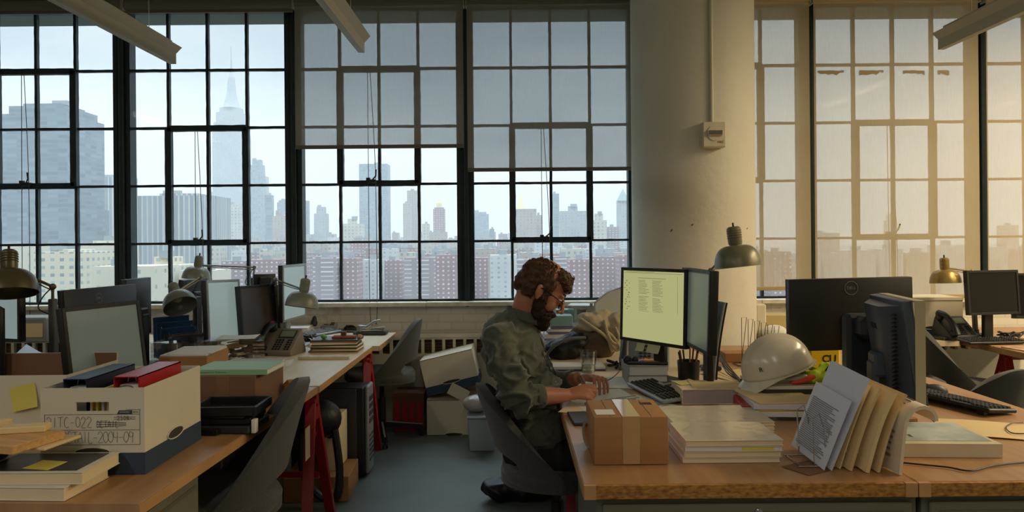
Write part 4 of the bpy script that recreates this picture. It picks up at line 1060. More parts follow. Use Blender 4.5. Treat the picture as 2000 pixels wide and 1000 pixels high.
plank('dark slate mat on the left table beyond the brown box', (c.x + .02, c.y + .02, HD), (.17, .15, .014), 0, mat('slate', (62, 68, 72), .6), 'mouse_mat', 'mat')
sheet('pink slip of paper on the dark slate mat', c.x, c.y + .03, HD + .015, .09, .06, 10, mat('pink_paper', (214, 180, 176), .8))

# clear boxes and tan box behind the white file box
yt0 = 3.05
tn = thing('tan_box', 'low tan carton with white papers on top behind the red binder', 'box', (P(330, 700, 3.3).x + .03, 3.50, HD), 2)
MB().box((0, 0, .0925), (.22, .28, .185), bev=.003).build('box_body', cardm, tn, smooth=0); MB().box((0, 0, .189), (.21, .27, .006)).box((.01, .01, .1945), (.20, .25, .004), rot=rotm(0, 0, 5)).build('paper_pile', paper, tn, smooth=0)
def clear_box(label, x, y, z, w, d, h, rz=0, content=0, seed=1):
    t = thing('clear_plastic_box', label, 'box', (x, y, z), rz); e = .003
    b = MB()
    for s in (-1, 1): b.box((s * (w / 2 - e / 2), 0, h / 2), (e, d, h)); b.box((0, s * (d / 2 - e / 2), h / 2), (w - 2 * e, e, h))
    b.box((0, 0, e / 2), (w, d, e)); b.build('box_body', cleargl, t, smooth=0)
    MB().box((0, 0, h + e), (w + .006, d + .006, .005), bev=.001).build('lid', cleargl, t, smooth=0)
    r = random.Random(seed); cc = [mat('sample_tan', (170, 140, 96), .6), mat('sample_grey', (110, 112, 108), .6), mat('sample_cream', (220, 210, 186), .6), mat('sample_dark', (60, 58, 54), .6)]
    for i in range(content):
        k = MB(); k.box((0, 0, 0), (r.uniform(.03, .09), r.uniform(.02, .05), r.uniform(.006, .02)), rot=rotm(r.uniform(-15, 15), r.uniform(-15, 15), r.uniform(0, 180)))
        o = k.build('material_sample', r.choice(cc), t, smooth=0); o.location = (r.uniform(-.32, .32) * w, r.uniform(-.3, .3) * d, .02 + (h - .035) * i / content)
    return t
cA = P(448, 690, 3.85); clear_box('clear plastic box full of small samples behind the brown box', cA.x, 3.95, HD, .24, .22, .19, 3, 30)
cB = P(345, 690, 3.9); clear_box('flat clear plastic tray lid left of the sample box', cB.x, 4.0, HD, .26, .24, .175, -2, 8, 5)
o = tag(sheet('sheet of paper on the lid of the clear sample box', cA.x + .01, 3.95, HD + .1965, .2, .16, 8, paper), 'sheet of paper on the lid of the clear sample box', 'paper')
# blue sorter with wire rack
SX, SY, SR = P(352, 660, 4.45).x, 4.45, -42
sr = thing('file_sorter', 'wire file sorter holding blue folders behind the grey lamp', 'file sorter', (SX, SY, HD), SR)
wr = MB()
for i in range(6):
    x = -.13 + i * .052; h_ = .21 - i * .016
    for y in (-.09, .09): wr.tube([(x, y, .01), (x, y, h_), (x + .028, y, h_ + .008), (x + .034, y, h_), (x + .034, y, .01)], .0022, 6)
for y in (-.09, .09): wr.tube([(-.14, y, .008), (.17, y, .008)], .003, 6)
for x in (-.13, .0, .16): wr.tube([(x, -.09, .008), (x, .09, .008)], .003, 6)
wr.build('wire_rack', chrome, sr)
bluef = mat('blue_folder', (44, 82, 120), .6); Rz = Matrix.Rotation(math.radians(SR), 3, 'Z')
for i in range(6):
    d_ = Rz @ Vector((-.112 + i * .052, 0, 0)); hh = .245 - .03 * i if i < 3 else .15
    o = MB().box((0, 0, hh / 2), (.006, .22, hh), bev=.001).build('blue_folder' if i < 3 else 'dark_folder', (bluef, bluef, bluef, blackg, cardd, blackg)[i], None, smooth=0); o.location = (SX + d_.x, SY + d_.y, HD + .012); o.rotation_euler = (0, math.radians(-3), math.radians(SR))
    tag(o, ('leftmost and tallest blue folder', 'middle blue folder', 'rightmost and lowest blue folder', 'black folder nearest the blue ones', 'brown folder', 'last black folder at the right end')[i] + ' standing in the wire sorter', 'folder')

# monitors of the left tables
scr_l = mat('lit_grey_screen', (110, 124, 124), .22, spec=.7, emit=(150, 170, 168), estr=.32); scr_b = mat('brown_reflection_screen', (70, 62, 56), .45)  # brown of the second screen is a reflection put into its base colour
monitor('black landscape monitor seen from behind with a round logo, left tables', 193, 627, 3.62, .51, .335, 262, -3, logo=(.03, .115, .022, 'ring'))
monitor('monitor with reflection-grey screen leaning back, right behind the white file box', 208, 668, 3.02, .385, .315, 73, 8, scr=matte_scr, stand='plate', m=blackp)
monitor('pale lit upright monitor left of the brown one, left tables', 438, 606, 4.3, .40, .36, 85, 3, scr=scr_l, stand='silver', roll=2)
monitor('dark upright monitor, screen coloured with a brown reflection, between the pale screen and the desk phone', 506, 612, 4.62, .40, .36, 78, 5, scr=scr_b, roll=1)
monitor('narrow bright monitor seen almost edge-on in front of the second thick mullion', 575, 570, 4.95, .42, .37, 86, 0, scr=scr_l, stand='silver')
monitor('dark monitor seen from behind, right of the round-logo one', 262, 600, 4.2, .30, .33, 272, 0)
monitor('light grey monitor cut off by the left edge under the lamp shade', -28, 600, 3.75, .50, .34, -20, 0, scr=scr_l)
monitor('black and silver monitor turned edge-on at the lower left edge', -2, 668, 3.05, .34, .30, 130, 0, m=blackp, scr=off_scr)
monitor('small dark monitor far behind the brown one by the window', 515, 548, 5.45, .16, .10, 215, 0)
monitor('slanted dark monitor behind the middle grey lamp', 372, 572, 5.1, .30, .20, 262, 8)
# lamps
def PL(px, py, Y): return tuple(P(px, py, Y))
lampw = mat('lamp_bronze', (92, 84, 58), .35, .4)
b0 = G(110, 700, HD)
desk_lamp('large bronze desk lamp at the left edge, its shade over the light monitor', (P(106, 600, 3.2).x, 3.2, HD), PL(103, 588, 3.2), PL(103, 560, 3.2), PL(18, 522, 3.12), (-.06, .1, -1) if False else (.18, -.25, -1), r=.108, m=lampw)
desk_lamp('grey desk lamp whose tilted shade shows its inside, above the wire sorter', (P(398, 600, 4.5).x, 4.6, HD), PL(396, 560, 4.6), PL(392, 540, 4.6), PL(343, 572, 4.45), (.55, -.50, -.85), r=.098)
desk_lamp('grey desk lamp farthest back with a long arm to the right', (P(497, 600, 5.45).x, 5.45, HD), PL(494, 545, 5.45), PL(497, 522, 5.45), PL(387, 518, 5.35), (-.12, -.1, -1), r=.10)
desk_lamp('grey desk lamp in front of the narrow bright monitor, above the phone', (P(548, 600, 4.75).x, 4.78, HD), PL(541, 560, 4.75), PL(538, 546, 4.75), PL(594, 566, 4.5), (-.12, -.15, -1), r=.10)
# phones
phone('grey brown desk phone with red message lamp beside the brown monitor', (G(552, 690, HD).x, G(552, 695, HD).y + .10), -12, 1.08, blackp, mat('taupe_plastic', (124, 114, 98), .45), red=True)
phone('pale grey desk phone by the window at the end of the left tables', (G(645, 640, HD).x, G(645, 642, HD).y + .04), -14, 1.0, blackg, mat('pale_grey_plastic', (150, 154, 150), .45))
# stack, cork things, strip, mouse, keyboard
s0 = G(652, 688, HD); zz = HD; r = random.Random(8); cols = [cardd, paperw, blackg, manila, mat('dark_green_card', (52, 62, 46), .7), whitebx, cardm, blackg]
for i in range(8):
    hh = .008 + r.random() * .006
    o = MB().box((0, 0, hh / 2), (.30 + r.uniform(-.02, .02), .21, hh), bev=.0015).build('magazine', cols[i], None, smooth=0); o.location = (s0.x + r.uniform(-.008, .008), s0.y + .10, zz); o.rotation_euler = (0, 0, math.radians(r.uniform(-4, 4)))
    o['label'] = 'worn file in the pile on the left tables topped by cork pieces'; o['category'] = 'file'; o['group'] = 'pile of worn files on the left tables'; zz += hh + .0004
corkm = mat('cork', (128, 78, 48), .8, var=.2, vscale=40)
plank('flat cork slab on the pile of worn files', (s0.x + .05, s0.y + .08, zz), (.15, .08, .018), 4, corkm, 'cork_slab', 'cork', .004)
plank('small dark cork cube on the cork slab', (s0.x + .045, s0.y + .085, zz + .0185), (.032, .03, .024), 0, mat('dark_cork', (104, 58, 40), .8), 'cork_cube', 'cork', .003)
plank('pale cork end lying right of the cork slab', (s0.x + .15, s0.y + .075, zz), (.035, .035, .024), 4, mat('pale_cork', (186, 146, 108), .8), 'cork_piece', 'cork', .008)
o = MB().sph((0, 0, .014), (.020, .018, .014)).build('green_ball', mat('lime_green', (96, 160, 40), .4), None); o.location = (s0.x - .075, s0.y + .05, zz); tag(o, 'small lime green ball on the pile of worn files', 'ball')
s1 = G(632, 702, HD); plank('long pale wooden strip lying on the left table', (s1.x, s1.y + .01, HD), (.305, .03, .018), 0, mat('strip_wood', (196, 186, 150), .5), 'wooden_strip', 'wood strip', .001)
m0 = G(684, 645, HD); plank('grey mouse mat at the end of the left tables', (m0.x - .01, m0.y, HD), (.24, .20, .004), 0, mat('grey_mat', (116, 122, 124), .8), 'mouse_mat', 'mouse mat', .001)
mouse('black computer mouse on the grey mat at the end of the left tables', (m0.x, m0.y, 0), 80, zb=HD + .0045)
k0 = G(632, 655, HD); keyboard('pale grey keyboard in front of the window phone', (k0.x - .05, k0.y + .04), 62, .38, .14, greyp, silver)
w0 = G(668, 636, HD); book('upright block of white ring-bound papers behind the window phone', w0.x, w0.y + .05, HD, .10, .12, .135, 0, mat('white_gloss_card', (226, 226, 232), .4), mat('lilac_paper', (206, 202, 220), .7), 'paper_block', 'paper block')
p0 = G(585, 652, HD)
for i in range(3): book(('lowest', 'middle', 'topmost')[i] + ' white booklet of the small pile under the grey lamp', p0.x - .02, p0.y + .08, HD + i * .0165, .16, .22, .016, -10 + i * 8, whitebx if i % 2 else paper, paper, 'booklet', 'booklet')
o = MB(); r = random.Random(3)
pts = smoothpath([(r.uniform(-.08, .08), r.uniform(-.05, .05), r.uniform(.006, .05)) for _ in range(26)], 4); o.tube(pts, .006, 8); o = o.build('cable_coil', blackp, None); q_ = G(595, 668, HD); o.location = (q_.x, q_.y, HD); tag(o, 'tangled black cable coil beside the pile of worn files', 'cable')
# hole punch
hp_ = G(757, 633, HD); t = thing('hole_punch', 'large black hole punch at the far end of the left tables', 'hole punch', (hp_.x - .01, min(hp_.y, 5.60), HD), 0)
MB().box((0, 0, .012), (.25, .11, .022), bev=.004).build('punch_base', blackg, t)
MB().box((-.085, 0, .045), (.035, .08, .05), bev=.006).box((.06, 0, .045), (.10, .07, .018), bev=.004, rot=rotm(0, -4, 0)).build('punch_block', greyp, t)
MB().tube([(-.085, 0, .06), (-.03, 0, .058), (.03, 0, .10), (.075, 0, .105)], [.012, .011, .010, .008], 8).build('lever', silver, t)
MB().box((0, 0, .032), (.20, .05, .01), bev=.003).build('paper_guide', chrome, t)
# papers and folders left side behind the post
sheet('large crumpled white drawing sheet behind the left lamp post', P(60, 690, 4.0).x, 4.3, HD, .55, .7, 20, mat('blueish_paper', (206, 214, 222), .8), curl=.09)
sheet('white paper sheet lying beside the left lamp post', P(20, 700, 3.6).x, 3.75, HD + .001, .30, .42, -25, paper, curl=.03)
sheet('grey printed sheet under the black headphones at left', P(30, 705, 3.4).x, 3.4, HD + .001, .42, .3, 5, paper, curl=.02, lines=10)
hd_ = thing('headphones', 'black headphones hanging beside the edge-on monitor at left', 'headphones', (P(35, 700, 3.3).x, 3.3, HD), 30)
MB().tube(smoothpath([(-.07, 0, .03), (-.085, 0, .09), (-.04, 0, .14), (.04, 0, .13), (.085, 0, .08), (.07, 0, .03)], 5), .007, 8).build('headband', blackp, hd_)
MB().cyl((-.08, 0, .035), (-.055, 0, .035), .034, seg=20).cyl((.055, 0, .035), (.08, 0, .035), .034, seg=20).build('ear_cup', blackp, hd_)
# drawer rack far left by the window
t = thing('drawer_tray', 'low grey desk organiser holding a brown box by the window at far left', 'organiser', (P(62, 650, 5.4).x, 5.40, HD), 0)
MB().box((0, 0, .09), (.36, .24, .18), bev=.01).build('organiser_body', mat('warm_grey_plastic', (136, 136, 130), .5), t)
for i, (dx, dz, w_1, m_) in enumerate(((-.11, .12, .09, blackg), (-.11, .06, .09, blackg), (.06, .09, .2, manila))): MB().box((dx, -.125, dz), (w_1, .012, .05 if i < 2 else .1), bev=.002).build('slot', m_, t)
# things under the left tables
t = thing('computer_tower', 'black computer tower with a silver vented front standing under the left tables', 'computer', (-1.135, 4.56, 0), 90)
MB().box((0, 0, .285), (.20, .44, .57 - .03), bev=.006).build('case', blackp, t)
MB().box((-.104, .02, .29), (.01, .40, .52), bev=.003).build('side_panel', blackg, t)
fp = MB(); fp.grid(lambda u, v: (.112 + .014 * math.sin(v * PI * 2 + 2.6) * 0 + 0, -.22 - .03 * math.sin(v * PI), .02 + v * .55), 4, 20); fp = None
MB().box((.02, -.232, .29), (.16, .025, .54), bev=.008).build('front_panel', silver, t)
b = MB()
for i in range(6): b.box((.02, -.246, .10 + i * .03), (.12, .006, .012), bev=.002)
for i in range(4): b.box((.02, -.246, .34 + i * .045), (.12, .006, .034), bev=.003)
b.build('drive_bays', blackg, t)
t = thing('computer_tower', 'black computer tower in the dark under the first seam of the left tables', 'computer', (-1.62, 4.0, 0), 4)
MB().box((0, 0, .24), (.20, .42, .46), bev=.006).build('case', blackp, t); MB().box((0, -.215, .24), (.19, .02, .44), bev=.006).build('front_panel', blackg, t)
t = thing('shoulder_bag', 'black bag with looping strap hanging in front of the white box under the tables', 'bag', (-1.05, 4.05, 0), 0)
b = MB(); b.sph((-.03, 0, .47), (.13, .10, .11), 20, 12); b.build('bag_body', mat('black_nylon', (16, 17, 20), .5, bump=.4, bscale=30), t)
MB().tube(smoothpath([(-.10, -.06, .42), (-.10, -.07, .22), (-.02, -.08, .08), (.08, -.08, .06), (.10, -.06, .2), (.07, -.04, .42)], 6), .022, 8).build('strap', mat('black_nylon', (16, 17, 20), .5), t)
t = thing('magazine_holder', 'cream magazine holder with a round hole on a box under the left tables', 'magazine holder', (-1.05, 4.30, .14), 0)
MB().box((0, 0, .15), (.09, .24, .30), bev=.002).build('holder_body', paperw, t, smooth=0); MB().cyl((.0, -.1215, .20), (.0, -.1225, .20), .016, seg=16).build('finger_hole', ink, t)
t = thing('cardboard_box', 'brown cardboard box on the floor under the first seam of the left tables', 'box', (-1.11, 4.24, 0), 3); MB().box((0, 0, .07), (.36, .34, .138), bev=.003).build('box_body', cardm, t, smooth=0)
MB().box((0, -.1705, .07), (.06, .001, .13)).build('packing_tape', mat('brown_tape', (140, 104, 76), .3), t, smooth=0)
t = thing('wire_basket', 'black wire basket in the dark under the left front worktable', 'basket', (-1.55, 3.15, 0), 0)
b = MB()
for i in range(9):
    a = -.16 + i * .04
    for y in (-.12, .12): b.tube([(a, y, .0), (a, y, .32)], .0018, 5)
for z in (.002, .16, .32): b.tube([(-.16, -.12, z), (.16, -.12, z), (.16, .12, z), (-.16, .12, z), (-.16, -.12, z)], .003, 6)
b.build('wire_frame', mat('wire_grey', (110, 110, 106), .4, .6), t)
wp = P(600, 840, 3.3); o = MB().grid(lambda u, v: (.0, (u - .5) * .07, (v - .5) * .14), 4, 4, th=.001).build('paper_tag', paperw, None); o.location = (P(600, 845, 3.2).x + .005, 3.19, .57); tag(o, 'cream paper tag hanging on the chair beside the red trestle', 'tag')
# bright box etc. on floor by the radiator
def boxw(label, px, py, Y, w, d, h, rz=0, rx=0, ry=0, z=None, band=.07):
    p = P(px, py, Y); t = bankers_box(label, (p.x, Y, p.z if z is None else z), rz, w, d, h, band, handle=False, lidded=False); t.rotation_euler = (math.radians(rx), math.radians(ry), math.radians(rz)); return t
p = P(882, 820, 5.5)
lowb = bankers_box('closed white file box on the floor in front of the radiator', (p.x + .02, 5.625, 0), 0, .40, .34, .265, .0001 + .004, handle=False); MB().box((0, 0, .262), (.40, .34, .004)).build('lid', whitebx, lowb, smooth=0)
up = bankers_box('tilted white file box with dark blue foot leaning on the closed one', (P(882, 760, 5.5).x + .02, 5.625, .335), 0, .40, .32, .27, .065, handle=False); up.rotation_euler = (0, math.radians(-13), 0)
MB().box((0, 0, .268), (.40, .32, .004)).build('lid', whitebx, up, smooth=0)
o = MB().box((0, 0, 0), (.15, .003, .09)).build('card_flap', whitebx, None, smooth=0); o.location = (P(894, 768, 5.36).x, 5.448, P(894, 768, 5.42).z); o.rotation_euler = (0, math.radians(28), 0); tag(o, 'loose white card hanging between the two file boxes', 'card')
p = P(800, 820, 5.0); t = thing('cardboard_box', 'red and brown patterned carton on the floor behind the second chair', 'box', (P(800, 800, 5.6).x, 5.66, 0), 0)
rdm = mat('red_print_card', (170, 24, 24), .6)
MB().box((0, 0, .15), (.24, .24, .30), bev=.003).build('box_body', mat('brown_print_card', (112, 70, 50), .7), t, smooth=0)
b = MB()
for i in range(4): b.box((-.085 + i * .057, -.1208, .12), (.038, .0012, .22))
b.build('red_panels', rdm, t, smooth=0)
MB().box((.135, -.0, .18), (.012, .22, .36), rot=rotm(0, 6, 0)).build('open_flap', blackg, t, smooth=0)
t = thing('plastic_bin', 'clear plastic storage bin on the floor behind the chair of the man', 'storage bin', (P(941, 800, 5.1).x, 5.15, 0), 0)
frost = mat('frosted_plastic', (186, 200, 206), .35, trans=.3)
b = MB(); b.box((0, 0, .115), (.17, .26, .23), top=(1.12, 1.08), bev=.01); b.build('bin_body', frost, t); MB().box((0, 0, .237), (.205, .30, .014), bev=.004).build('rim', frost, t)
o = MB().sph((0, 0, .06), (.10, .09, .06), 18, 10).build('plastic_bag', mat('white_film', (176, 176, 170), .3, bump=.8, bscale=18), None); o.location = (P(930, 742, 5.1).x, 5.15, .245); tag(o, 'crumpled white plastic bag on top of the storage bin', 'bag')
# ------------------------------------------------------------------ the man at the table
def fused(mb, voxel, sm=6, fn=None):
    """melt overlapping volumes into one continuous skin"""
    bmesh.ops.recalc_face_normals(mb.bm, faces=mb.bm.faces)
    me = bpy.data.meshes.new('f'); mb.bm.to_mesh(me); mb.bm.free()
    o = bpy.data.objects.new('f', me); C.objects.link(o)
    md = o.modifiers.new('r', 'REMESH'); md.mode = 'VOXEL'; md.voxel_size = voxel
    if sm: md = o.modifiers.new('s', 'SMOOTH'); md.iterations = sm; md.factor = .5
    dg = bpy.context.evaluated_depsgraph_get(); m2 = bpy.data.meshes.new_from_object(o.evaluated_get(dg))
    bpy.data.objects.remove(o)
    if fn:
        nn = [v.normal.copy() for v in m2.vertices]
        for v, nrm in zip(m2.vertices, nn): v.co += nrm * fn(v.co, nrm)
    for p in m2.polygons: p.use_smooth = True
    return m2
def link(name, me, m, parent, **k):
    me.materials.clear(); me.materials.append(m); me.name = name
    o = bpy.data.objects.new(name, me); C.objects.link(o); o.parent = parent; return o
skin = mat('skin', (172, 114, 88), .5, spec=.4, var=.08, vscale=30)
skin.node_tree.nodes['Principled BSDF'].inputs['Subsurface Weight'].default_value = .08
skin.node_tree.nodes['Principled BSDF'].inputs['Subsurface Radius'].default_value = (.01, .004, .002)
shirtm = mat('olive_grey_shirt', (76, 80, 68), .8, sheen=.25, var=.10, vscale=60, bump=.15, bscale=260)
trouserm = mat('black_trousers', (24, 24, 28), .85, bump=.2, bscale=200)
hairm = mat('brown_hair', (98, 68, 44), .6, spec=.3, rgb2=(60, 42, 29), vscale=40)
beardm = mat('dark_beard', (52, 36, 27), .7, spec=.25, rgb2=(34, 24, 19), vscale=60)
Yh = 3.20
OH = P(1057, 568, Yh); th_ = math.atan2(.55, .83)      # head pitched forward
fwd = Vector((math.cos(th_), 0, -math.sin(th_))); up = Vector((math.sin(th_), 0, math.cos(th_)))
turn = Matrix.Rotation(math.radians(-4), 3, up); fwd = turn @ fwd; side = up.cross(fwd)
HMx = Matrix((fwd, side, up)).transposed().to_4x4(); HMx.translation = OH     # local x=forward, y=his left, z=crown
HS = 1.03
def hv(f, s, u): return HMx @ Vector((f * HS, s * HS, u * HS))
def hel(b, c, r, rot=None, seg=20, rings=14): b.sph((0, 0, 0), tuple(q * HS for q in r), seg, rings, None) if False else b.lathe([(math.sin(PI * i / rings), -math.cos(PI * i / rings)) for i in range(rings + 1)], seg, HMx @ Matrix.Translation(tuple(q * HS for q in c)) @ (rot or Matrix.Identity(4)) @ Matrix.Diagonal((*[q * HS for q in r], 1)))
root = thing('person', 'bearded man in an olive shirt and glasses, bent over the table writing with a pen', 'person', tuple(P(1015, 880, 3.22)[:2]) + (0,))
RL = Vector(root.location)
b = MB()
hel(b, (-.012, 0, .048), (.100, .076, .086)); hel(b, (.040, 0, -.002), (.055, .063, .078)); hel(b, (.028, 0, -.072), (.056, .054, .046))
hel(b, (.078, 0, -.108), (.022, .024, .019)); hel(b, (-.05, 0, -.02), (.05, .058, .06))
for s in (-1, 1):
    hel(b, (.062, s * .036, -.030), (.028, .024, .028)); hel(b, (.084, s * .026, .030), (.014, .026, .010)); hel(b, (.080, s * .031, .008), (.014, .017, .013))
    hel(b, (-.004, s * .080, -.004), (.018, .006, .031), rotm(0, -12, 0)); hel(b, (-.012, s * .084, .0), (.010, .008, .027), rotm(0, -12, 0)); hel(b, (.0, s * .079, -.028), (.010, .007, .010))
    hel(b, (.108, s * .010, -.034), (.010, .007, .007))
b.tube([hv(.088, 0, .026), hv(.104, 0, .004), hv(.120, 0, -.020), hv(.124, 0, -.031), hv(.106, 0, -.037)], [.008 * HS, .0088 * HS, .0100 * HS, .0098 * HS, .005 * HS], 14)
hel(b, (.094, 0, -.062), (.013, .023, .0065)); hel(b, (.092, 0, -.074), (.013, .020, .007)); hel(b, (.084, 0, -.088), (.014, .018, .012))
C7 = P(1012, 612, 3.22)
b.tube([hv(-.025, 0, -.01), hv(-.028, 0, -.07), C7 + Vector((.030, 0, .0)), P(1008, 660, 3.23)], [.062, .057, .062, .08], 20)
chest, belly, pelv = P(1005, 690, 3.24), P(1032, 778, 3.24), P(1048, 870, 3.23)
def ell(b, c, r, ry=0, seg=24, rings=16, rz=0): b.lathe([(math.sin(PI * i / rings), -math.cos(PI * i / rings)) for i in range(rings + 1)], seg, Matrix.Translation(c) @ rotm(0, ry, rz) @ Matrix.Diagonal((*r, 1)))
ell(b, chest, (.105, .15, .14), -6); ell(b, belly, (.115, .14, .14)); ell(b, pelv, (.13, .155, .11))
shR, elR, wrR = P(972, 662, 3.06), P(1006, 776, 2.99), P(1108, 772, 3.09)
shL, elL, wrL = P(1020, 662, 3.44), P(1072, 752, 3.56), P(1130, 738, 3.40)
for s_, e_, w_1 in ((shR, elR, wrR), (shL, elL, wrL)):
    b.tube([chest + (s_ - chest) * .4, s_], [.07, .056], 18); b.tube([s_, s_.lerp(e_, .5), e_], [.056, .052, .043], 18); ell(b, e_, (.044, .044, .044))
    b.tube([e_, e_.lerp(w_1, .3), e_.lerp(w_1, .7), w_1], [.043, .046, .036, .028], 18)
hipR, knR, anR = P(1056, 905, 3.13), Vector((.50, 3.06, .545)), Vector((.44, 3.04, .09))
hipL, knL, anL = P(1056, 905, 3.33), Vector((.52, 3.40, .545)), Vector((.50, 3.42, .09))
for h_, k_, a_ in ((hipR, knR, anR), (hipL, knL, anL)):
    b.tube([h_, h_.lerp(k_, .5), k_], [.082, .068, .052], 18); ell(b, k_, (.054, .052, .054)); b.tube([k_, k_.lerp(a_, .35), a_], [.050, .048, .034], 16)
    ell(b, a_ + Vector((.06, 0, -.045)), (.11, .036, .03))
# right hand: closed around the pen, little-finger edge resting on the paper
def finger(b, pts, r):
    n = len(pts); b.tube(pts, [r * (1.05 - .22 * i / (n - 1)) for i in range(n)], 12); b.sph(pts[-1], r * .83, 12, 8); b.sph(pts[0], r * 1.1, 12, 8)
V = Vector
kn = [wrR + V((.092, .052, .030)), wrR + V((.094, .034, .018)), wrR + V((.090, .016, .004)), wrR + V((.082, .000, -.010))]
for i, k_ in enumerate(kn): b.tube([wrR + V((.0, .012 - .007 * i, .006 - .003 * i)), wrR.lerp(k_, .55) + V((0, 0, .004)), k_], [.018, .0155, .0115], 12)
ell(b, wrR + V((.045, .022, .004)), (.045, .026, .022), 8)
pent = wrR + V((.112, .052, -.030))
tips = []
for i, k_ in enumerate(kn):
    if i == 0: pts = [k_, k_ + V((.030, .004, -.004)), k_ + V((.034, .006, -.026)), k_ + V((.022, .006, -.045))]
    elif i == 1: pts = [k_, k_ + V((.029, .004, -.010)), k_ + V((.026, .010, -.032)), k_ + V((.008, .014, -.040))]
    else: pts = [k_, k_ + V((.024, .003, -.010)), k_ + V((.018, .012, -.028)), k_ + V((-.004, .020, -.030))]
    finger(b, pts, .0098 - .0006 * i)
finger(b, [wrR + V((.024, .036, .008)), wrR + V((.054, .056, .006)), wrR + V((.082, .066, -.006)), wrR + V((.100, .062, -.020))], .0108)
# left hand: arched, finger tips on the paper towards the viewer
kL = [wrL + V((.052, -.060, .012)), wrL + V((.072, -.054, .012)), wrL + V((.090, -.044, .008)), wrL + V((.104, -.030, .000))]
ell(b, wrL + V((.046, -.030, .006)), (.042, .034, .018), 6, rz=-30)
zt0 = HD + .010
for i, k_ in enumerate(kL):
    b.tube([wrL + V((.008, -.004, .0)), wrL.lerp(k_, .6) + V((0, 0, .004)), k_], [.017, .0145, .0112], 12)
    e_ = k_ + V((.010 + .004 * i, -.052 + .006 * i, 0)); e_.z = zt0
    m1 = k_ + V((.008 + .003 * i, -.026, .004)); m2_ = m1.lerp(e_, .55) + V((.002, -.008, .006))
    finger(b, [k_, m1, m2_, e_], (.0090, .0095, .0092, .0080)[i])
e_ = wrL + V((.020, -.070, 0)); e_.z = zt0
finger(b, [wrL + V((.012, -.020, .0)), wrL + V((.012, -.046, -.002)), wrL + V((.016, -.060, -.012)), e_], .0108)
for v in b.bm.verts: v.co -= RL
body = link('body', fused(b, .0046, 3), skin, root)
# nails
# shirt
def wr_noise(amp, sc, lo=None):
    def f(co, n):
        w = noise.noise(co * sc) * .6 + noise.noise(V((co.x * sc * 2.2, co.y * sc * 1.3, co.z * sc * 2.2)) + V((5, 1, 2))) * .4
        return amp * (1 - abs(w) * 2.6)
    return f
def folds(co, n):
    # creases: ridged noise, tighter around the bent elbow and waist
    q = co + RL; d1 = (q - elR).length; d2 = (q - P(1060, 790, 3.2)).length; d3 = (q - (shR + V((.04, 0, -.06)))).length
    k = .35 + 1.0 * math.exp(-(d1 / .13) ** 2) + .9 * math.exp(-(d2 / .17) ** 2) + .5 * math.exp(-(d3 / .12) ** 2)
    k = min(k, 1.25)
    sk = V((q.x * 1.0 + q.z * .55, q.y * .7, q.z * 1.0 - q.x * .35))
    w = noise.noise(V((sk.x * 7, sk.y * 5, sk.z * 12))); w2 = noise.noise(V((sk.x * 13 + 3, sk.y * 9, sk.z * 22))); w3 = noise.noise(V((q.x * 26, q.y * 16, q.z * 30)))
    return k * (.023 * math.exp(-(w / .12) ** 2) - .008 + .011 * math.exp(-(w2 / .12) ** 2)) + .0025 * w3
b = MB()
ell(b, chest + V((-.004, 0, .01)), (.140, .178, .165), -8); ell(b, belly + V((.0, 0, 0)), (.152, .168, .150)); ell(b, P(1046, 842, 3.23), (.160, .178, .115))
ell(b, P(985, 655, 3.24), (.105, .165, .10), -15)
b.tube([C7 + V((.004, 0, -.002)), C7 + V((-.006, 0, -.035)), P(1006, 660, 3.23)], [.066, .082, .12], 24)
for s_, e_, w_1, t_ in ((shR, elR, wrR, .50), (shL, elL, wrL, .80)):
    b.tube([chest + (s_ - chest) * .35 + V((0, 0, .02)), s_ + V((0, 0, .004))], [.095, .070], 20); ell(b, s_, (.069, .066, .069)); b.tube([s_, s_.lerp(e_, .5), e_], [.069, .064, .060], 20); ell(b, e_ + V((-.004, 0, -.004)), (.061, .058, .060))
    c_ = e_.lerp(w_1, t_); b.tube([e_, e_.lerp(w_1, t_ * .5), c_], [.060, .058, .047 if t_ < .6 else .040], 20)
for v in b.bm.verts: v.co -= RL
link('shirt', fused(b, .0075, 16, folds), shirtm, root)
# rolled cuff rings, collar, placket with buttons
for e_, w_1, t_, r_ in ((elR, wrR, .50, .050), (elL, wrL, .80, .042)):
    c_ = e_.lerp(w_1, t_) - RL; d = (w_1 - e_).normalized(); k = MB()
    a = d.orthogonal().normalized(); bb = d.cross(a)
    k.tube([c_ - d * .034, c_ - d * .028, c_ - d * .004, c_ + d * .002, c_ + d * .0025], [r_ * .98, r_ * 1.02, r_ * 1.0, r_ * .96, r_ * .80], 26); k.build('cuff', shirtm, root, smooth=50)
k = MB(); axisn = (hv(-.03, 0, -.06) - C7).normalized()
def collar(u, v):
    a = (u - .5) * 2 * PI * .94
    ca, sa = math.cos(a), math.sin(a)        # a=0 at the nape, ends meet at the throat
    cen = C7 + V((.016, 0, -.016)); R = .068 + .012 * (1 - abs(v - .55) * 1.2)
    h = .048 * math.sin(min(1, v * 1.25) * PI * .62) - (.034 * max(0, v - .55) / .45)
    p = cen + V((-ca * R, sa * R * .94, 0)) + V((.30, 0, 1)).normalized() * (h + .006) + V((.030, 0, -.050)) * ((1 - ca) * .5) ** 1.2
    p += V((.0, 0, -.012)) * (max(0, abs(u - .5) * 2 - .8) / .2) * v
    return tuple(p - RL)
k.grid(collar, 40, 10); o = k.build('collar', shirtm, root, smooth=60)
md = o.modifiers.new('t', 'SOLIDIFY'); md.thickness = .003
from mathutils.bvhtree import BVHTree
sh_o = [c for c in root.children if c.name.startswith('shirt')][0]
bv = BVHTree.FromPolygons([v.co + RL for v in sh_o.data.vertices], [p.vertices[:] for p in sh_o.data.polygons])
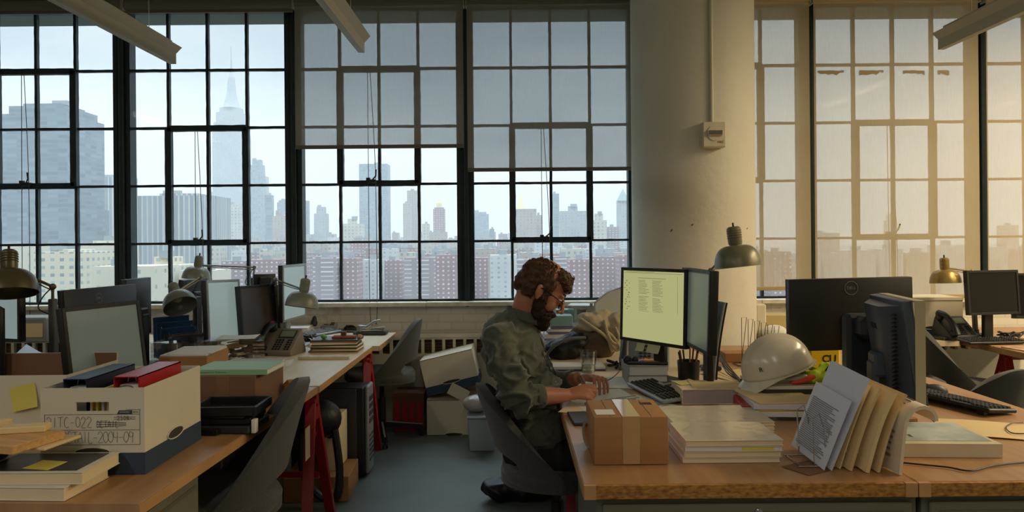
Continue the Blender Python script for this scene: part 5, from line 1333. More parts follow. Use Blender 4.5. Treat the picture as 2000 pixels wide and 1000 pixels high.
def on_shirt(px, py):
    o_ = V((0, 0, EYE)); d_ = (P(px, py, 3.0) - o_).normalized(); h_ = bv.ray_cast(o_, d_); return (h_[0], h_[1]) if h_[0] else (P(px, py, 3.15), V((0, -1, 0)))
line = [on_shirt(*p) for p in ((1050, 648), (1056, 662), (1062, 676), (1068, 690), (1074, 704), (1080, 718), (1085, 732), (1089, 746))]
k = MB(); k.tube([h_ + n_ * .0008 - RL for h_, n_ in line], .0022, 6); k.tube([h_ + n_ * .0008 - RL + V((-.016, -.002, -.004)) for h_, n_ in line], .0012, 6); k.build('placket_seam', mat('dark_shirt_seam', (52, 54, 46), .8), root)
for h_, n_ in line[1::2]:
    q = h_ - RL + V((-.007, -.001, -.002)); MB().cyl(q, q + n_ * .004, .0055, seg=14).build('shirt_button', mat('shell_button', (150, 144, 130), .3), root)
# trousers and shoes
b = MB(); ell(b, pelv + V((0, 0, -.03)), (.150, .170, .115))
for h_, k_, a_ in ((hipR, knR, anR), (hipL, knL, anL)):
    b.tube([h_, h_.lerp(k_, .5), k_], [.100, .084, .068], 20); ell(b, k_, (.070, .066, .068)); b.tube([k_, k_.lerp(a_, .4), a_ + V((0, 0, .0))], [.066, .062, .052], 18)
for v in b.bm.verts: v.co -= RL
link('trousers', fused(b, .009, 5, lambda co, n: .006 * (.5 - abs(noise.noise(co * 12)) * 2)), trouserm, root)
shoem = mat('black_leather', (20, 19, 19), .35)
for a_ in (anR, anL):
    b = MB(); q = a_ - RL; ell(b, q + V((-.02, 0, -.035)), (.05, .042, .050)); ell(b, q + V((.09, 0, -.052)), (.11, .046, .036)); b.box(tuple(q + V((.06, 0, -.078))), (.26, .078, .020), bev=.006)
    link('shoe', fused(b, .006, 4), shoem, root)
# hair and beard: volume plus many tapering locks
def locks(me, n, L, r, flow, keep, seed, rootM):
    rd = random.Random(seed); b = MB(); vs = [v for v in me.vertices if keep(v.co)]
    if not vs: return b
    for _ in range(n):
        v = rd.choice(vs); nrm = v.normal.copy(); f = flow(v.co); t = (f - nrm * f.dot(nrm)); t = t.normalized() if t.length > 1e-4 else nrm.orthogonal().normalized()
        t = (t + nrm.cross(t) * rd.uniform(-.5, .5)).normalized(); l = L * rd.uniform(.6, 1.3); s = nrm.cross(t) * rd.uniform(-.4, .4) * l
        p0 = v.co - nrm * .003; pts = [p0, p0 + t * l * .35 + nrm * l * .22, p0 + t * l * .7 + nrm * l * .20 + s * .5, p0 + t * l + nrm * l * .04 + s]
        q = r * rd.uniform(.6, 1.2); b.tube(pts, [q, q * .95, q * .65, q * .12], 5)
    return b
inv = HMx.inverted()
def loc(co): return inv @ (co + RL) / HS
b = MB()
hel(b, (-.024, 0, .050), (.098, .083, .078)); hel(b, (.046, 0, .090), (.054, .066, .038)); hel(b, (-.088, 0, .004), (.036, .062, .062)); hel(b, (.084, 0, .072), (.024, .052, .024))
for s in (-1, 1): hel(b, (.020, s * .070, .030), (.026, .013, .040)); hel(b, (.024, s * .073, -.004), (.012, .008, .026)); hel(b, (-.050, s * .066, -.004), (.034, .016, .050))
for v in b.bm.verts: v.co -= RL
hme = fused(b, .006, 3, lambda co, n: .005 * noise.noise(co * 55) + .004 * noise.noise(co * 26))
ho = link('hair', hme, hairm, root)
lk = locks(hme, 1500, .020, .0026, lambda co: (HMx.to_3x3() @ V((.25 - loc(co).x * 9, loc(co).y * 10, -.35))), lambda co: loc(co).z > -.045, 5, None)
lo = lk.build('hair_locks', hairm, ho, smooth=80); lo['kind'] = 'stuff'
b = MB()
for s in (-1, 1):
    hel(b, (.022, s * .062, -.042), (.026, .014, .042)); hel(b, (.040, s * .048, -.078), (.034, .020, .032)); hel(b, (.092, s * .018, -.056), (.018, .022, .010), rotm(0, 0, s * 20)); hel(b, (.068, s * .034, -.082), (.030, .020, .032))
hel(b, (.066, 0, -.106), (.044, .042, .032)); hel(b, (.030, 0, -.100), (.04, .045, .026)); hel(b, (.084, 0, -.120), (.026, .028, .022)); hel(b, (.088, 0, -.088), (.012, .016, .010))
for v in b.bm.verts: v.co -= RL
bme = fused(b, .005, 2, lambda co, n: .0035 * noise.noise(co * 90))
bo = link('beard', bme, beardm, root)
lk = locks(bme, 900, .014, .0016, lambda co: (HMx.to_3x3() @ V((.4, 0, -1))), lambda co: True, 9, None)
lo = lk.build('beard_locks', beardm, bo, smooth=80); lo['kind'] = 'stuff'
# eyebrows, eyes
for s in (-1, 1):
    k = MB(); pts = [hv(.098, s * .012, .034), hv(.096, s * .028, .040), hv(.086, s * .044, .036)]; k.tube([p - RL for p in smoothpath(pts, 4)], .0034, 6); k.build('eyebrow', beardm, root)
    k = MB(); k.sph(hv(.084, s * .031, .008) - RL, .0118, 16, 12); k.build('eye', mat('eye_white', (220, 214, 206), .2), root)
# glasses
gm2 = mat('black_acetate', (18, 18, 20), .25)
gl = thing('glasses', 'black framed glasses', 'glasses'); C.objects.unlink(gl); bpy.data.objects.remove(gl)
gl = MB()
for s in (-1, 1):
    ring = []
    for i in range(25):
        a = 2 * PI * i / 24; ca, sa = math.cos(a), math.sin(a); kq = (abs(ca) ** 3.2 + abs(sa) ** 3.2) ** (-1 / 3.2)
        ring.append(hv(.104 - .006 * abs(ca * kq), s * (.032 + .024 * ca * kq), -.002 + .019 * sa * kq) - RL)
    gl.tube(ring, .0024, 6, cap=False)
    gl.tube([q - RL for q in smoothpath([hv(.098, s * .056, .010), hv(.085, s * .071, .010), hv(.05, s * .079, .012), hv(.0, s * .086, .014), hv(-.022, s * .086, .002), hv(-.034, s * .083, -.016)], 4)], .0026, 6)
gl.tube([hv(.104, -.009, .004) - RL, hv(.112, 0, .007) - RL, hv(.104, .009, .004) - RL], .0024, 6)
go = gl.build('glasses', gm2, root)
k = MB()
for s in (-1, 1):
    q = [hv(.1035 - .006 * abs(math.cos(a)), s * (.032 + .022 * math.cos(a)), -.002 + .0175 * math.sin(a)) - RL for a in [2 * PI * i / 16 for i in range(16)]]
    k._add([tuple(x) for x in q] + [tuple(x - fwd * .0012) for x in q], [tuple(range(16)), tuple(range(31, 15, -1))] + [(i, (i + 1) % 16, 16 + (i + 1) % 16, 16 + i) for i in range(16)])
k.build('lens', glass_mat('lens_glass', (.9, .92, .92), .05), go)
# pen in the right hand
pd = V((-.052, -.012, .110)).normalized(); tip = wrR + V((.118, .056, 0)); tip.z = HD + .006
k = MB(); k.cyl(tip + pd * .012, tip + pd * .135, .0042, seg=14).cyl(tip, tip + pd * .012, .0008, .0042, 14)
pen = k.build('pen', mat('pen_grey_green', (96, 102, 88), .35), None); tag(pen, 'slim grey pen held in the right hand of the man', 'pen')
k = MB(); k.box(tuple(tip + pd * .115 + V((-.004, 0, .002))), (.0015, .003, .035), rot=pd.to_track_quat('Z', 'Y').to_matrix().to_4x4()); k.build('pen_clip', chrome, pen)
# ------------------------------------------------------------------ things on the right tables
def Gd(px, py): return G(px, py, HD)
# cardboard parcel
yp = 2.285; xa1, xb1 = P(1161, 900, yp).x, P(1306, 900, yp).x; hp = .150
pc = thing('cardboard_box', 'brown cardboard parcel closed with clear tape at the front edge of the right table', 'box', ((xa1 + xb1) / 2, yp + .125, HD), 0)
wpc = xb1 - xa1
MB().box((0, 0, hp / 2), (wpc, .25, hp), bev=.004, seg=2).build('box_body', cardm, pc)
tapem = mat('clear_parcel_tape', (190, 150, 104), .12, spec=.8)
k = MB(); k.box((0, 0, hp + .0008), (.055, .25, .0012)).box((0, -.1258, hp * .71), (.055, .0012, hp * .60)).box((.0, .1258, hp * .7), (.055, .0012, hp * .6)); k.build('packing_tape', tapem, pc, smooth=0)
MB().box((0, -.1262, hp * .33), (.052, .0008, hp * .62)).build('paper_label', mat('tan_label', (186, 150, 106), .6), pc, smooth=0)
k = MB()
for s in (-1, 1): k.box((s * .064, 0, hp + .0003), (.0015, .245, .0008))
k.box((0, 0, hp + .0004), (.0008, .248, .0016)); k.build('flap_crease', mat('crease_brown', (120, 86, 52), .9), pc, smooth=0)
k = MB()
for i in range(9): k.box((.060 + i * .0045, .06, hp + .0006), (.0022, .035, .0004))
k.build('printed_mark', ink, pc, smooth=0)
MB().box((-.075, -.06, hp + .0008), (.06, .07, .0006)).build('white_label', paper, pc, smooth=0)
# tape rolls behind parcel
t = thing('tape_roll', 'roll of clear tape standing behind the left end of the parcel', 'tape', (P(1156, 830, 2.45).x, 2.47, HD), 0)
MB().lathe([(.038, -.012), (.050, -.012), (.050, .012), (.038, .012), (.038, -.012)], 32, T(0, 0, .0505) @ rotm(0, 90, 18)).build('tape_ring', mat('clear_tape', (190, 196, 190), .15, trans=.5), t)
MB().lathe([(.035, -.011), (.038, -.011), (.038, .011), (.035, .011), (.035, -.011)], 32, T(0, 0, .0505) @ rotm(0, 90, 18)).build('tape_core', cardm, t)
# big bound stacks
bk = Gd(1424, 908)
wst = P(1528, 900, 2.30).x - P(1337, 900, 2.30).x; cxs = (P(1528, 900, 2.30).x + P(1337, 900, 2.30).x) / 2
z = HD
for i, (hh, dx, lab, pg) in enumerate(((.017, -.006, 'lowest bound paper block of the front stack on the right table', paperw), (.017, -.002, 'second bound paper block of the front stack on the right table', paperw), (.016, .003, 'third block of the front stack, with a yellow stripe on its edge', paper), (.018, .004, 'topmost bound block of the front stack, in shiny clear cover', paperw))):
    o = book(lab, cxs + dx, 2.30 + .115, z, wst, .235, hh, (0, .5, -.5, 0)[i], mat('pale_cover', (222, 210, 190), .25, spec=.7), pg, 'bound_block', 'paper block')
    if i == 2: MB().box((.075, -.1155, .008), (.10, .001, .007)).build('yellow_stripe', mat('highlighter_yellow', (226, 214, 60), .5), o, smooth=0)
    z += hh + .0008
film = glass_mat('clear_film', (.97, .97, .97), .02, .12)
k = MB(); k.grid(lambda u, v: ((u - .5) * wst, (v - .5) * .235, .0012 + .0022 * noise.noise(V((u * 7, v * 5, 1)))), 30, 22); k = k.build('shrink_film', film, None); k.location = (cxs + .004, 2.415, z + .001); tag(k, 'wrinkled clear film over the topmost block of the front stack', 'plastic film')
z2 = HD
cx2 = P(1405, 830, 2.72).x
for i in range(3):
    book(('lowest', 'middle', 'topmost')[i] + ' of the film-wrapped flat paper blocks behind the front stack', cx2, 2.72 + .08, z2, .37, .28, .0115, i * 1.0 - 1, mat('pale_cover', (222, 210, 190), .25, spec=.7), paperw, 'paper_block', 'paper block'); z2 += .0122
k = MB(); k.grid(lambda u, v: ((u - .5) * .41, (v - .5) * .30, .002 + .004 * noise.noise(V((u * 8, v * 6, 4)))), 36, 26); k = k.build('shrink_film', film, None); k.location = (cx2, 2.80, z2 + .003); tag(k, 'crinkled clear film covering the flat blocks behind the front stack', 'plastic film')
# dark folder and papers at the table edge
o = MB().box((0, 0, .006), (.125, .19, .011), bev=.003).build('black_folder', blackg, None, smooth=0); o.location = (.285, 2.87, HD); o.rotation_euler = (0, 0, math.radians(4)); tag(o, 'black folder at the table edge left of the parcel', 'folder')
sheet('white drawing sheet the man writes on', .40, 3.22, HD + .0005, .30, .42, 12, paper, curl=0)
sheet('grey printed sheet beside the white sheet, right of the hands', .52, 3.14, HD, .26, .30, 30, mat('grey_paper', (186, 184, 176), .7), curl=0, lines=12)
sheet('cream paper sheet under the lower edge of the hands', .33, 3.05, HD, .24, .20, -20, paperw, curl=0)
sheet('white sheet near the drinking glass', .50, 3.62, HD, .28, .30, -8, paper, curl=0)
# keyboard, boxes and phone book
kb = G(1283, 768, HD + .01); keyboard('black and white striped keyboard right of the hands of the man', (kb.x + .01, kb.y + .02), -78, .42, .14, blackp, silver)
pb = 3.12; wpb = P(1445, 780, pb).x - P(1332, 780, pb).x
o = book('thick block of grey pages behind the film-wrapped stack', (P(1445, 780, pb).x + P(1332, 780, pb).x) / 2, pb + .10, HD, wpb, .21, .064, 0, paperw, mat('lilac_grey_pages', (172, 160, 162), .7), 'phone_book', 'book')
sheet('manila sheet lying on the thick grey block', P(1400, 760, 3.2).x, pb + .10, HD + .064, .22, .16, -4, manila, curl=.006)
sheet('yellow slip on the left of the thick grey block', P(1340, 760, 3.2).x + .01, pb + .14, HD + .0655, .10, .09, 20, mat('pale_yellow_paper', (226, 212, 140), .7), curl=.006)
yb2 = 3.55; xl2, xr2 = P(1227, 745, yb2).x, P(1304, 745, yb2).x
zz = HD
for i in range(2):
    book(('lower', 'upper')[i] + ' grey book under the phone tray right of the glass', (xl2 + xr2) / 2 + .0, yb2 + .10, zz, xr2 - xl2, .22, .046, 2 * i - 1, mat('grey_book_cloth', (140, 142, 138), .6), paper); zz += .0465
k = MB(); k.tube([(-.09, -.02, .008), (.10, -.05, .008)], .008, 8).sph((-.09, .0, .02), .022, 12, 8).sph((-.05, .01, .018), .018, 12, 8); k = k.build('black_tool', blackp, None); k.location = ((xl2 + xr2) / 2, yb2 + .06, zz); tag(k, 'black handled tool lying on the grey books', 'tool')
for i, (c_, dx, rz) in enumerate((('pink', .03, 10), ('orange', .045, -12))):
    o = sheet(c_ + ' sticky note pad on the grey books under the phone', (xl2 + xr2) / 2 + dx, yb2 + .12 + i * .01, zz + i * .004, .075, .075, rz, mat(c_ + '_note', (226, 60, 100) if i == 0 else (232, 150, 60), .7), 'sticky_note', .004, .003)
phone('grey desk phone behind the twin screens, under their lower edge', (P(1262, 700, 4.0).x, 4.05), -14, 1.25, blackg, mat('blue_grey_plastic', (112, 122, 130), .45))
# pencil cup with pens
cpx = P(1345, 735, 3.62); t = thing('pen_cup', 'black mesh pen cup crowded with pens beside the monitor stand', 'pen cup', (cpx.x, 3.62, HD), 0)
MB().lathe([(.0, .0), (.05, .0), (.055, .105), (.052, .105), (.047, .004), (0, .004)], 26).build('cup', mat('black_mesh', (30, 30, 30), .5), t)
rd = random.Random(5)
for i in range(9):
    a = rd.uniform(0, 2 * PI); q0 = V((cpx.x + .02 * math.cos(a), 3.62 + .02 * math.sin(a), HD + .008)); q1 = q0 + V((.028 * math.cos(a), .028 * math.sin(a), rd.uniform(.13, .165)))
    o = MB().cyl((0, 0, 0), q1 - q0, .0042, seg=8).build('pen', mat(('pen_black', 'pen_red', 'pen_yellow')[i % 3], ((24, 24, 26), (110, 40, 34), (176, 140, 60))[i % 3], .4), None); o.location = q0
    o['label'] = 'pen standing in the black mesh pen cup'; o['category'] = 'pen'; o['group'] = 'pens in the mesh cup'
# drinking glass
gq = G(1150, 728, HD); t = thing('drinking_glass', 'clear drinking glass with some water beside the man', 'glass', (gq.x, gq.y + .02, HD + .001), 0)
gg = glass_mat('tumbler_glass', (.93, .95, .94), .08, .6)
MB().lathe([(0, 0), (.036, 0), (.046, .113), (.044, .113), (.034, .010), (0, .010)], 36).build('tumbler', gg, t)
MB().lathe([(0, .0105), (.0335, .0105), (.0365, .035), (0, .035)], 36).build('water', glass_mat('water', (.86, .90, .89), .12, .6), t)
# screens
scr_doc = mat('lit_document_screen', (196, 198, 140), .3, glow=0) if False else mat('lit_document_screen', (60, 60, 50), .3, emit=(176, 176, 122), estr=.55)
mA = monitor('lit yellowish screen showing a two-column document beside the man', 1274, 598, 3.62, .45, .375, -56, 2, scr=scr_doc, th=.03)
k = MB(); rd = random.Random(7); zs = P(1274, 598, 3.62).z - HD
def onscr(x, z, w, h): k.box((x, -.0022, zs + z), (w, .0006, h))
for col in (-.055, .04):
    for i in range(40):
        if rd.random() < .85: L = .075 * rd.uniform(.6, 1); onscr(col - .0375 + L / 2, .125 - i * .0073, L, .0016)
onscr(0, .137, .19, .002)
for i in range(14): onscr(-.195 + rd.random() * .03, .12 - i * .012, .006, .004); onscr(-.16, .12 - i * .012, .004, .004) if i % 2 else None
onscr(0, .162, .40, .0015); onscr(-.08, .168, .2, .002); onscr(.17, .0, .001, .3)
o = k.build('screen_document', mat('screen_ink', (70, 72, 48), .5, emit=(110, 112, 70), estr=.25), mA, smooth=0)
for i, (dx, w_) in enumerate(((-.07, .055), (.02, .085))):
    o = MB().grid(lambda u, v: ((u - .5) * w_, -.008 - .02 * (1 - v) ** 2, (v - 1) * .055), 5, 5, th=.0005).build('sticky_note', mat('faded_yellow_note', (196, 194, 150), .7), None)
    Mx = Matrix.Translation(mA.location) @ Matrix.Rotation(math.radians(-56), 4, 'Z') @ T(dx, 0, zs - .172); o.matrix_world = Mx
    tag(o, ('small', 'wide')[i] + ' pale sticky note hanging under the lit document screen', 'sticky note')
scr_g = mat('grey_lit_screen', (64, 72, 68), .28, spec=.7, emit=(96, 108, 98), estr=.22)
mB = monitor('grey-green screen turned edge-on right of the document screen', 1358, 603, 3.32, .44, .36, -88, 2, scr=scr_g, th=.035, m=blackp)
# tall curved stand behind
t = thing('monitor_stand', 'tall black curved monitor stand with a silver edge right of the twin screens', 'monitor stand', (P(1400, 745, 3.4).x + .01, 3.42, HD + .0), -80)
k = MB()
def stf(u, v): 
    z = .0 + v * .40; return ((u - .5) * (.075 + .01 * v), -.04 + .055 * v ** 1.6, z + .012)
k.grid(stf, 6, 16, th=.018); k.build('curved_neck', blackp, t, smooth=60)
k = MB()
for s in (-1, 1): k.tube([V(stf(.5 + s * .52, i / 14)) for i in range(15)], .007, 8)
k.build('silver_edge', silver, t)
MB().box((0, -.0, .006), (.24, .18, .011), bev=.004).build('stand_base', blackp, t)
# lamp over them
lampo = mat('lamp_olive_grey', (124, 122, 96), .35, .25)
desk_lamp('olive grey desk lamp in front of the round column above the twin screens', (P(1392, 620, 3.9).x, 3.95, HD), PL(1388, 560, 3.95), PL(1388, 528, 3.95), PL(1436, 474, 3.75), (.10, -.06, -1), r=.118, m=lampo)
# canvas bag and dark bag behind the glass
def blob(name, parts, voxel, mm, parent, noi, loc0):
    b = MB()
    for c_, r_, rx, ry, rz in parts: b.lathe([(math.sin(PI * i / 14), -math.cos(PI * i / 14)) for i in range(15)], 22, T(*c_) @ rotm(rx, ry, rz) @ Matrix.Diagonal((*r_, 1)))
    return link(name, fused(b, voxel, 4, noi), mm, parent)
canv = mat('beige_canvas', (168, 156, 128), .85, bump=.3, bscale=120, var=.1); brownc = mat('brown_canvas', (88, 74, 56), .85, bump=.3, bscale=120)
bl = P(1160, 700, 4.45); t = thing('canvas_bag', 'slouched beige and brown canvas bag with loop handles behind the drinking glass', 'bag', (bl.x, 4.45, HD), 0)
crump = lambda co, n: .016 * (.35 - abs(noise.noise(co * 11)) * 1.6) + .006 * noise.noise(co * 30)
blob('bag_top', [((.02, 0, .20), (.13, .13, .055), 0, 14, 0), ((.12, -.02, .14), (.085, .13, .13), 0, 20, 0), ((-.03, 0, .19), (.09, .11, .05), 0, -18, 0), ((.05, .02, .245), (.07, .06, .035), 0, 0, 0)], .008, canv, t, crump, None)
blob('bag_body', [((.03, .01, .09), (.155, .14, .10), 0, 0, 0), ((-.06, 0, .10), (.10, .12, .09), 0, -10, 0)], .008, brownc, t, crump, None)
for i, pts in enumerate(([(-.09, -.10, .24), (-.03, -.15, .20), (.04, -.165, .15), (.09, -.17, .09), (.115, -.165, .06), (.13, -.17, .08), (.10, -.165, .13), (.06, -.15, .17)], [(.05, -.12, .23), (.06, -.16, .17), (.08, -.175, .12), (.11, -.17, .10), (.13, -.16, .13), (.11, -.14, .19)])):
    MB().tube(smoothpath(pts, 6), .0095, 8).build('loop_handle', canv, t)
t = thing('dark_bag', 'black bag slumped left of the beige canvas bag behind the man', 'bag', (P(1108, 700, 4.4).x, 4.40, HD), 0)
blob('bag_body', [((-.02, 0, .055), (.13, .12, .065), 0, 0, 0), ((.04, 0, .09), (.11, .10, .06), 0, -16, 0)], .008, mat('black_nylon', (16, 17, 20), .8), t, crump, None)
MB().tube(smoothpath([(-.13, -.08, .03), (-.08, -.12, .09), (.0, -.13, .13), (.10, -.12, .135)], 6), .010, 8).build('piping_strap', mat('grey_strap', (96, 98, 92), .7), t)
plank('white pad of paper on a dark book left of the glass', (P(1128, 710, 3.95).x, 4.02, HD), (.30, .16, .006), 0, blackg, 'book', 'book', .001)
plank('stack of white cards lying on the dark book behind the glass', (P(1130, 705, 3.95).x, 4.03, HD + .0065), (.29, .15, .016), 1, paper, 'card_stack', 'paper', .001)
k = MB(); rd = random.Random(11); k.tube(smoothpath([(rd.uniform(-.05, .05), rd.uniform(-.03, .03), rd.uniform(.005, .03)) for _ in range(14)], 5), .005, 7); k = k.build('black_cable', blackp, None); q = Gd(1205, 715); k.location = (q.x, q.y, HD); tag(k, 'tangled black cable left of the grey desk phone', 'cable')
k = MB(); k.tube(smoothpath([tuple(Gd(*p) + V((0, 0, .003))) for p in ((1160, 738), (1180, 745), (1200, 736), (1214, 720), (1212, 712))], 6), .0016, 6); k = k.build('thin_cable', blackp, None); tag(k, 'thin dark cable curving over the white table right of the glass', 'cable')
# side table: papers, teal boxes, clear cube, pencils
zs_ = HD; q = P(1095, 650, 5.2)
for i in range(6):
    hh = (.03, .012, .03, .014, .02, .012)[i]; o = MB().box((0, 0, hh / 2), (.33 - .012 * i, .30, hh - .001), bev=.001).build('paper_bundle', paper if i % 2 == 0 else mat('violet_board', (110, 100, 130), .6), None, smooth=0); o.location = (.36 + .006 * i, 5.10, zs_); o.rotation_euler = (0, 0, math.radians((-3, 2, 0, 4, -2, 1)[i]))
    o['label'] = 'paper bundle in the white stack on the side table behind the man'; o['category'] = 'paper'; o['group'] = 'white paper stack on the side table'; zs_ += hh
teal = mat('teal_box', (120, 156, 152), .6)
plank('teal box with white rim on the paper stack behind the man', (P(1096, 640, 5.05).x, 5.04, zs_ + .0005), (.15, .14, .075), 0, teal, 'teal_box', 'box', .004)
plank('smaller teal and white box behind the larger teal one', (P(1103, 620, 5.4).x, 5.4, HD), (.13, .12, .20), 0, teal, 'teal_box', 'box', .004)
cc_ = P(1140, 620, 5.25); cz = P(1140, 635, 5.25).z
book('grey album under the clear cube by the window', cc_.x, 5.28, HD, .26, .24, cz - HD - .002, 0, mat('grey_card', (170, 172, 166), .7), paper)
cbx2 = clear_box('clear acrylic cube holding a brown louvred sample by the window', cc_.x, 5.25, cz, .20, .20, .145, -12)
k = MB()
for i in range(9): k.box((-.01, -.03, .014 + i * .0125), (.065, .05, .008))
k.build('louvre_sample', mat('brown_louvre', (96, 80, 62), .6), cbx2, smooth=0)
MB().prism([(.03, .01), (.08, .05), (.08, .01)], .02, T(0, .02, .03) @ rotm(90)).build('grey_wedge', mat('grey_wedge', (110, 116, 124), .6), cbx2, smooth=0)
t = thing('pencil_cup', 'white pencil cup with coloured pencils behind the canvas bag', 'pen cup', (P(1186, 630, 5.15).x, 5.15, HD), 0); MB().lathe([(0, 0), (.05, 0), (.055, .16), (.05, .16), (.045, .01), (0, .01)], 24).build('cup', whitebx, t)
for i, cl in enumerate(((150, 30, 50), (190, 180, 60), (40, 50, 70), (120, 20, 40))):
    o = MB().cyl((0, 0, 0), (.012 * (i - 1.5), .0, .25), .004, seg=8).build('pencil', mat('pencil_%d' % i, cl, .5), None); o.location = (P(1186, 630, 5.15).x + .008 * (i - 1.5), 5.15, HD + .012)
    tag(o, ('dark red', 'yellow', 'dark blue', 'crimson')[i] + ' pencil in the white pencil cup by the window', 'pencil')
hq = P(1203, 640, 4.6); t = thing('magazine_file', 'translucent slanted file holder behind the canvas bag, left of the screen', 'file holder', (hq.x, 4.72, HD), 0)
frost2 = mat('frosted_grey_plastic', (188, 192, 188), .4)
MB().prism([(-.12, 0), (.06, 0), (.06, .40), (-.03, .37), (-.12, .30)], .003, T(0, -.05, 0) @ rotm(90)).prism([(-.12, 0), (.06, 0), (.06, .40), (-.03, .37), (-.12, .30)], .003, T(0, .05, 0) @ rotm(90)).box((.06, 0, .2), (.004, .10, .40)).box((0, 0, .002), (.18, .10, .004)).build('holder_body', frost2, t, smooth=0)
# hard hat on papers
t0z = HD
hx_, hy_ = P(1538, 720, 3.08).x, 3.12
for i, (hh, mm, lab) in enumerate(((.030, blackg, 'black binder at the bottom of the pile under the hard hat'), (.026, whitebx, 'white folder in the pile under the hard hat'), (.020, mat('dark_green_card', (52, 62, 46), .7), 'dark green folder right under the hard hat'), (.014, whitebx, 'thin white folder topmost under the hard hat'))):
    plank(lab, (hx_ + .03 - .01 * i, hy_ + .04, t0z), (.30 - .01 * i, .26, hh), (3, -2, 4, 0)[i], mm, 'folder', 'folder', .002); t0z += hh + .0006
hat = thing('hard_hat', 'white hard hat with a ridge resting tilted on the pile of folders', 'hard hat', (hx_, hy_ + .02, t0z + .012), 0)
hatm = mat('white_hat_plastic', (214, 206, 186), .22, spec=.6)
k = MB(); MH = T(-.015, 0, .022) @ rotm(0, -17, 0) @ T(0, 0, .012) @ Matrix.Diagonal((1.12, 1.12, 1.12, 1))
def hatf(u, v):
    a = u * 2 * PI; s = v * PI / 2; r = math.cos(s); x = -.135 * r * math.cos(a); y = .105 * r * math.sin(a); z = .138 * math.sin(s) ** .9
    ridge = .006 * math.exp(-(y / .016) ** 2) * min(1, z / .05) + .003 * math.exp(-((abs(y) - .045) / .012) ** 2) * min(1, z / .05)
    return (x * (1 + ridge * 2), y, z + ridge)
k.grid(hatf, 64, 24, MH); bmesh.ops.remove_doubles(k.bm, verts=k.bm.verts, dist=1e-5)
o = k.build('shell', hatm, hat, smooth=60); md = o.modifiers.new('t', 'SOLIDIFY'); md.thickness = .003
k = MB()
def brim(u, v):
    a = u * 2 * PI; front = max(0, math.cos(a)) ** 2
    w = .012 + .052 * front; x0, y0_ = -.135 * math.cos(a), .105 * math.sin(a)
    n = V((x0 / .135 ** 2, y0_ / .105 ** 2, 0)).normalized(); return (x0 + n.x * w * v, y0_ + n.y * w * v, .0 - .050 * v * front)
k.grid(brim, 64, 4, MH, th=.003); k.build('brim', hatm, hat, smooth=60)
text_mesh('side_mark', 'R', .022, ink, hat, MH @ T(-.085, -.087, .045) @ rotm(68, 0, -22), .0008, .0006)
MB().box((.118, -.060, .045), (.05, .003, .026), rot=rotm(0, 0, 52)).build('side_sticker', mat('green_sticker', (120, 140, 96), .5), hat, smooth=0).matrix_local = rotm(0, -22, 0)
t = thing('safety_vest', 'crumpled yellow and orange safety vest stuffed under the hard hat', 'vest', (hx_ + .06, hy_ + .04, t0z), 0)
blob('vest_cloth', [((.06, -.03, .030), (.08, .09, .030), 0, -12, 0), ((.115, -.05, .045), (.032, .04, .040), 0, 0, 0)], .006, mat('lime_vest', (196, 214, 40), .7), t, lambda co, n: .016 * (.3 - abs(noise.noise(co * 22)) * 1.8), None)
blob('orange_trim', [((-.0, -.10, .022), (.06, .02, .015), 0, -14, 0)], .005, mat('orange_trim', (226, 80, 40), .7), t, None, None)
blob('black_strap', [((.105, -.085, .035), (.018, .016, .05), 0, 24, 0)], .005, blackp, t, None, None)
blob('reflective_strip', [((-.03, -.10, .03), (.05, .018, .012), 0, -8, 0)], .005, mat('reflective_grey', (176, 178, 172), .4), t, None, None)
# pile in front of the hat: white binder pages, manila on top
zq = HD; qx, qy = P(1530, 800, 2.86).x, 2.96
for i, (hh, mm, lab) in enumerate(((.012, blackg, 'black folder at the bottom of the pile before the hard hat'), (.020, paper, 'white page block in the pile before the hard hat'), (.006, mat('ochre_edge', (206, 170, 80), .6), 'ochre folder in the pile before the hard hat'), (.020, mat('blue_white_pages', (206, 208, 216), .7), 'bluish page block in the pile before the hard hat'), (.005, manila, 'manila folder topmost in the pile before the hard hat'))):
    plank(lab, (qx + .004 * i, qy + (.0, .0, .01, .005, .02)[i], zq), (.24 + .01 * (i == 4), .26, hh), (-6, -4, 2, -5, 4)[i], mm, 'folder' if i in (0, 2, 4) else 'page_block', 'folder' if i in (0, 2, 4) else 'paper block', .001); zq += hh + .0005
plank('red and black ring binder squeezed left of the pile before the hard hat', (P(1462, 790, 2.95).x, 3.02, HD), (.05, .24, .040), -8, redb, 'ring_binder', 'binder', .003)
# wire rack and yellow bag behind the hat
t = thing('wire_rack', 'thin wire rack standing behind the hard hat before the column', 'wire rack', (P(1468, 700, 4.1).x, 4.1, HD), 0)
k = MB()
for i in range(6):
    x = -.07 + i * .036; k.tube([(x, -.05, 0), (x, -.05, .27 - .01 * i), (x + .028, -.05, .27 - .01 * i), (x + .028, .05, .0)], .0018, 5)
for z in (.003, ): k.tube([(-.09, -.05, z), (.14, -.05, z), (.14, .05, z), (-.09, .05, z), (-.09, -.05, z)], .003, 6)
k.build('wire_frame', mat('wire_dark', (96, 88, 66), .4, .6), t)
yb_l = P(1612, 720, 3.75); t = thing('yellow_case', 'yellow case with black letters behind the hard hat, under the big black monitor', 'case', (yb_l.x, 3.80, HD), 0)
MB().box((0, 0, .10), (.16, .10, .20), bev=.01).build('case_body', yellowp, t)
text_mesh('lettering', 'CU', .052, ink, t, T(.020, -.0508, .085) @ rotm(90), .0006, .002)
text_mesh('lettering', 'WS', .030, ink, t, T(.020, -.0508, .165) @ rotm(90), .0006, .001)
sheet('manila sheet on the table between monitor stand and wire rack', P(1450, 725, 3.7).x, 3.75, HD, .26, .30, 25, manila, curl=.004)
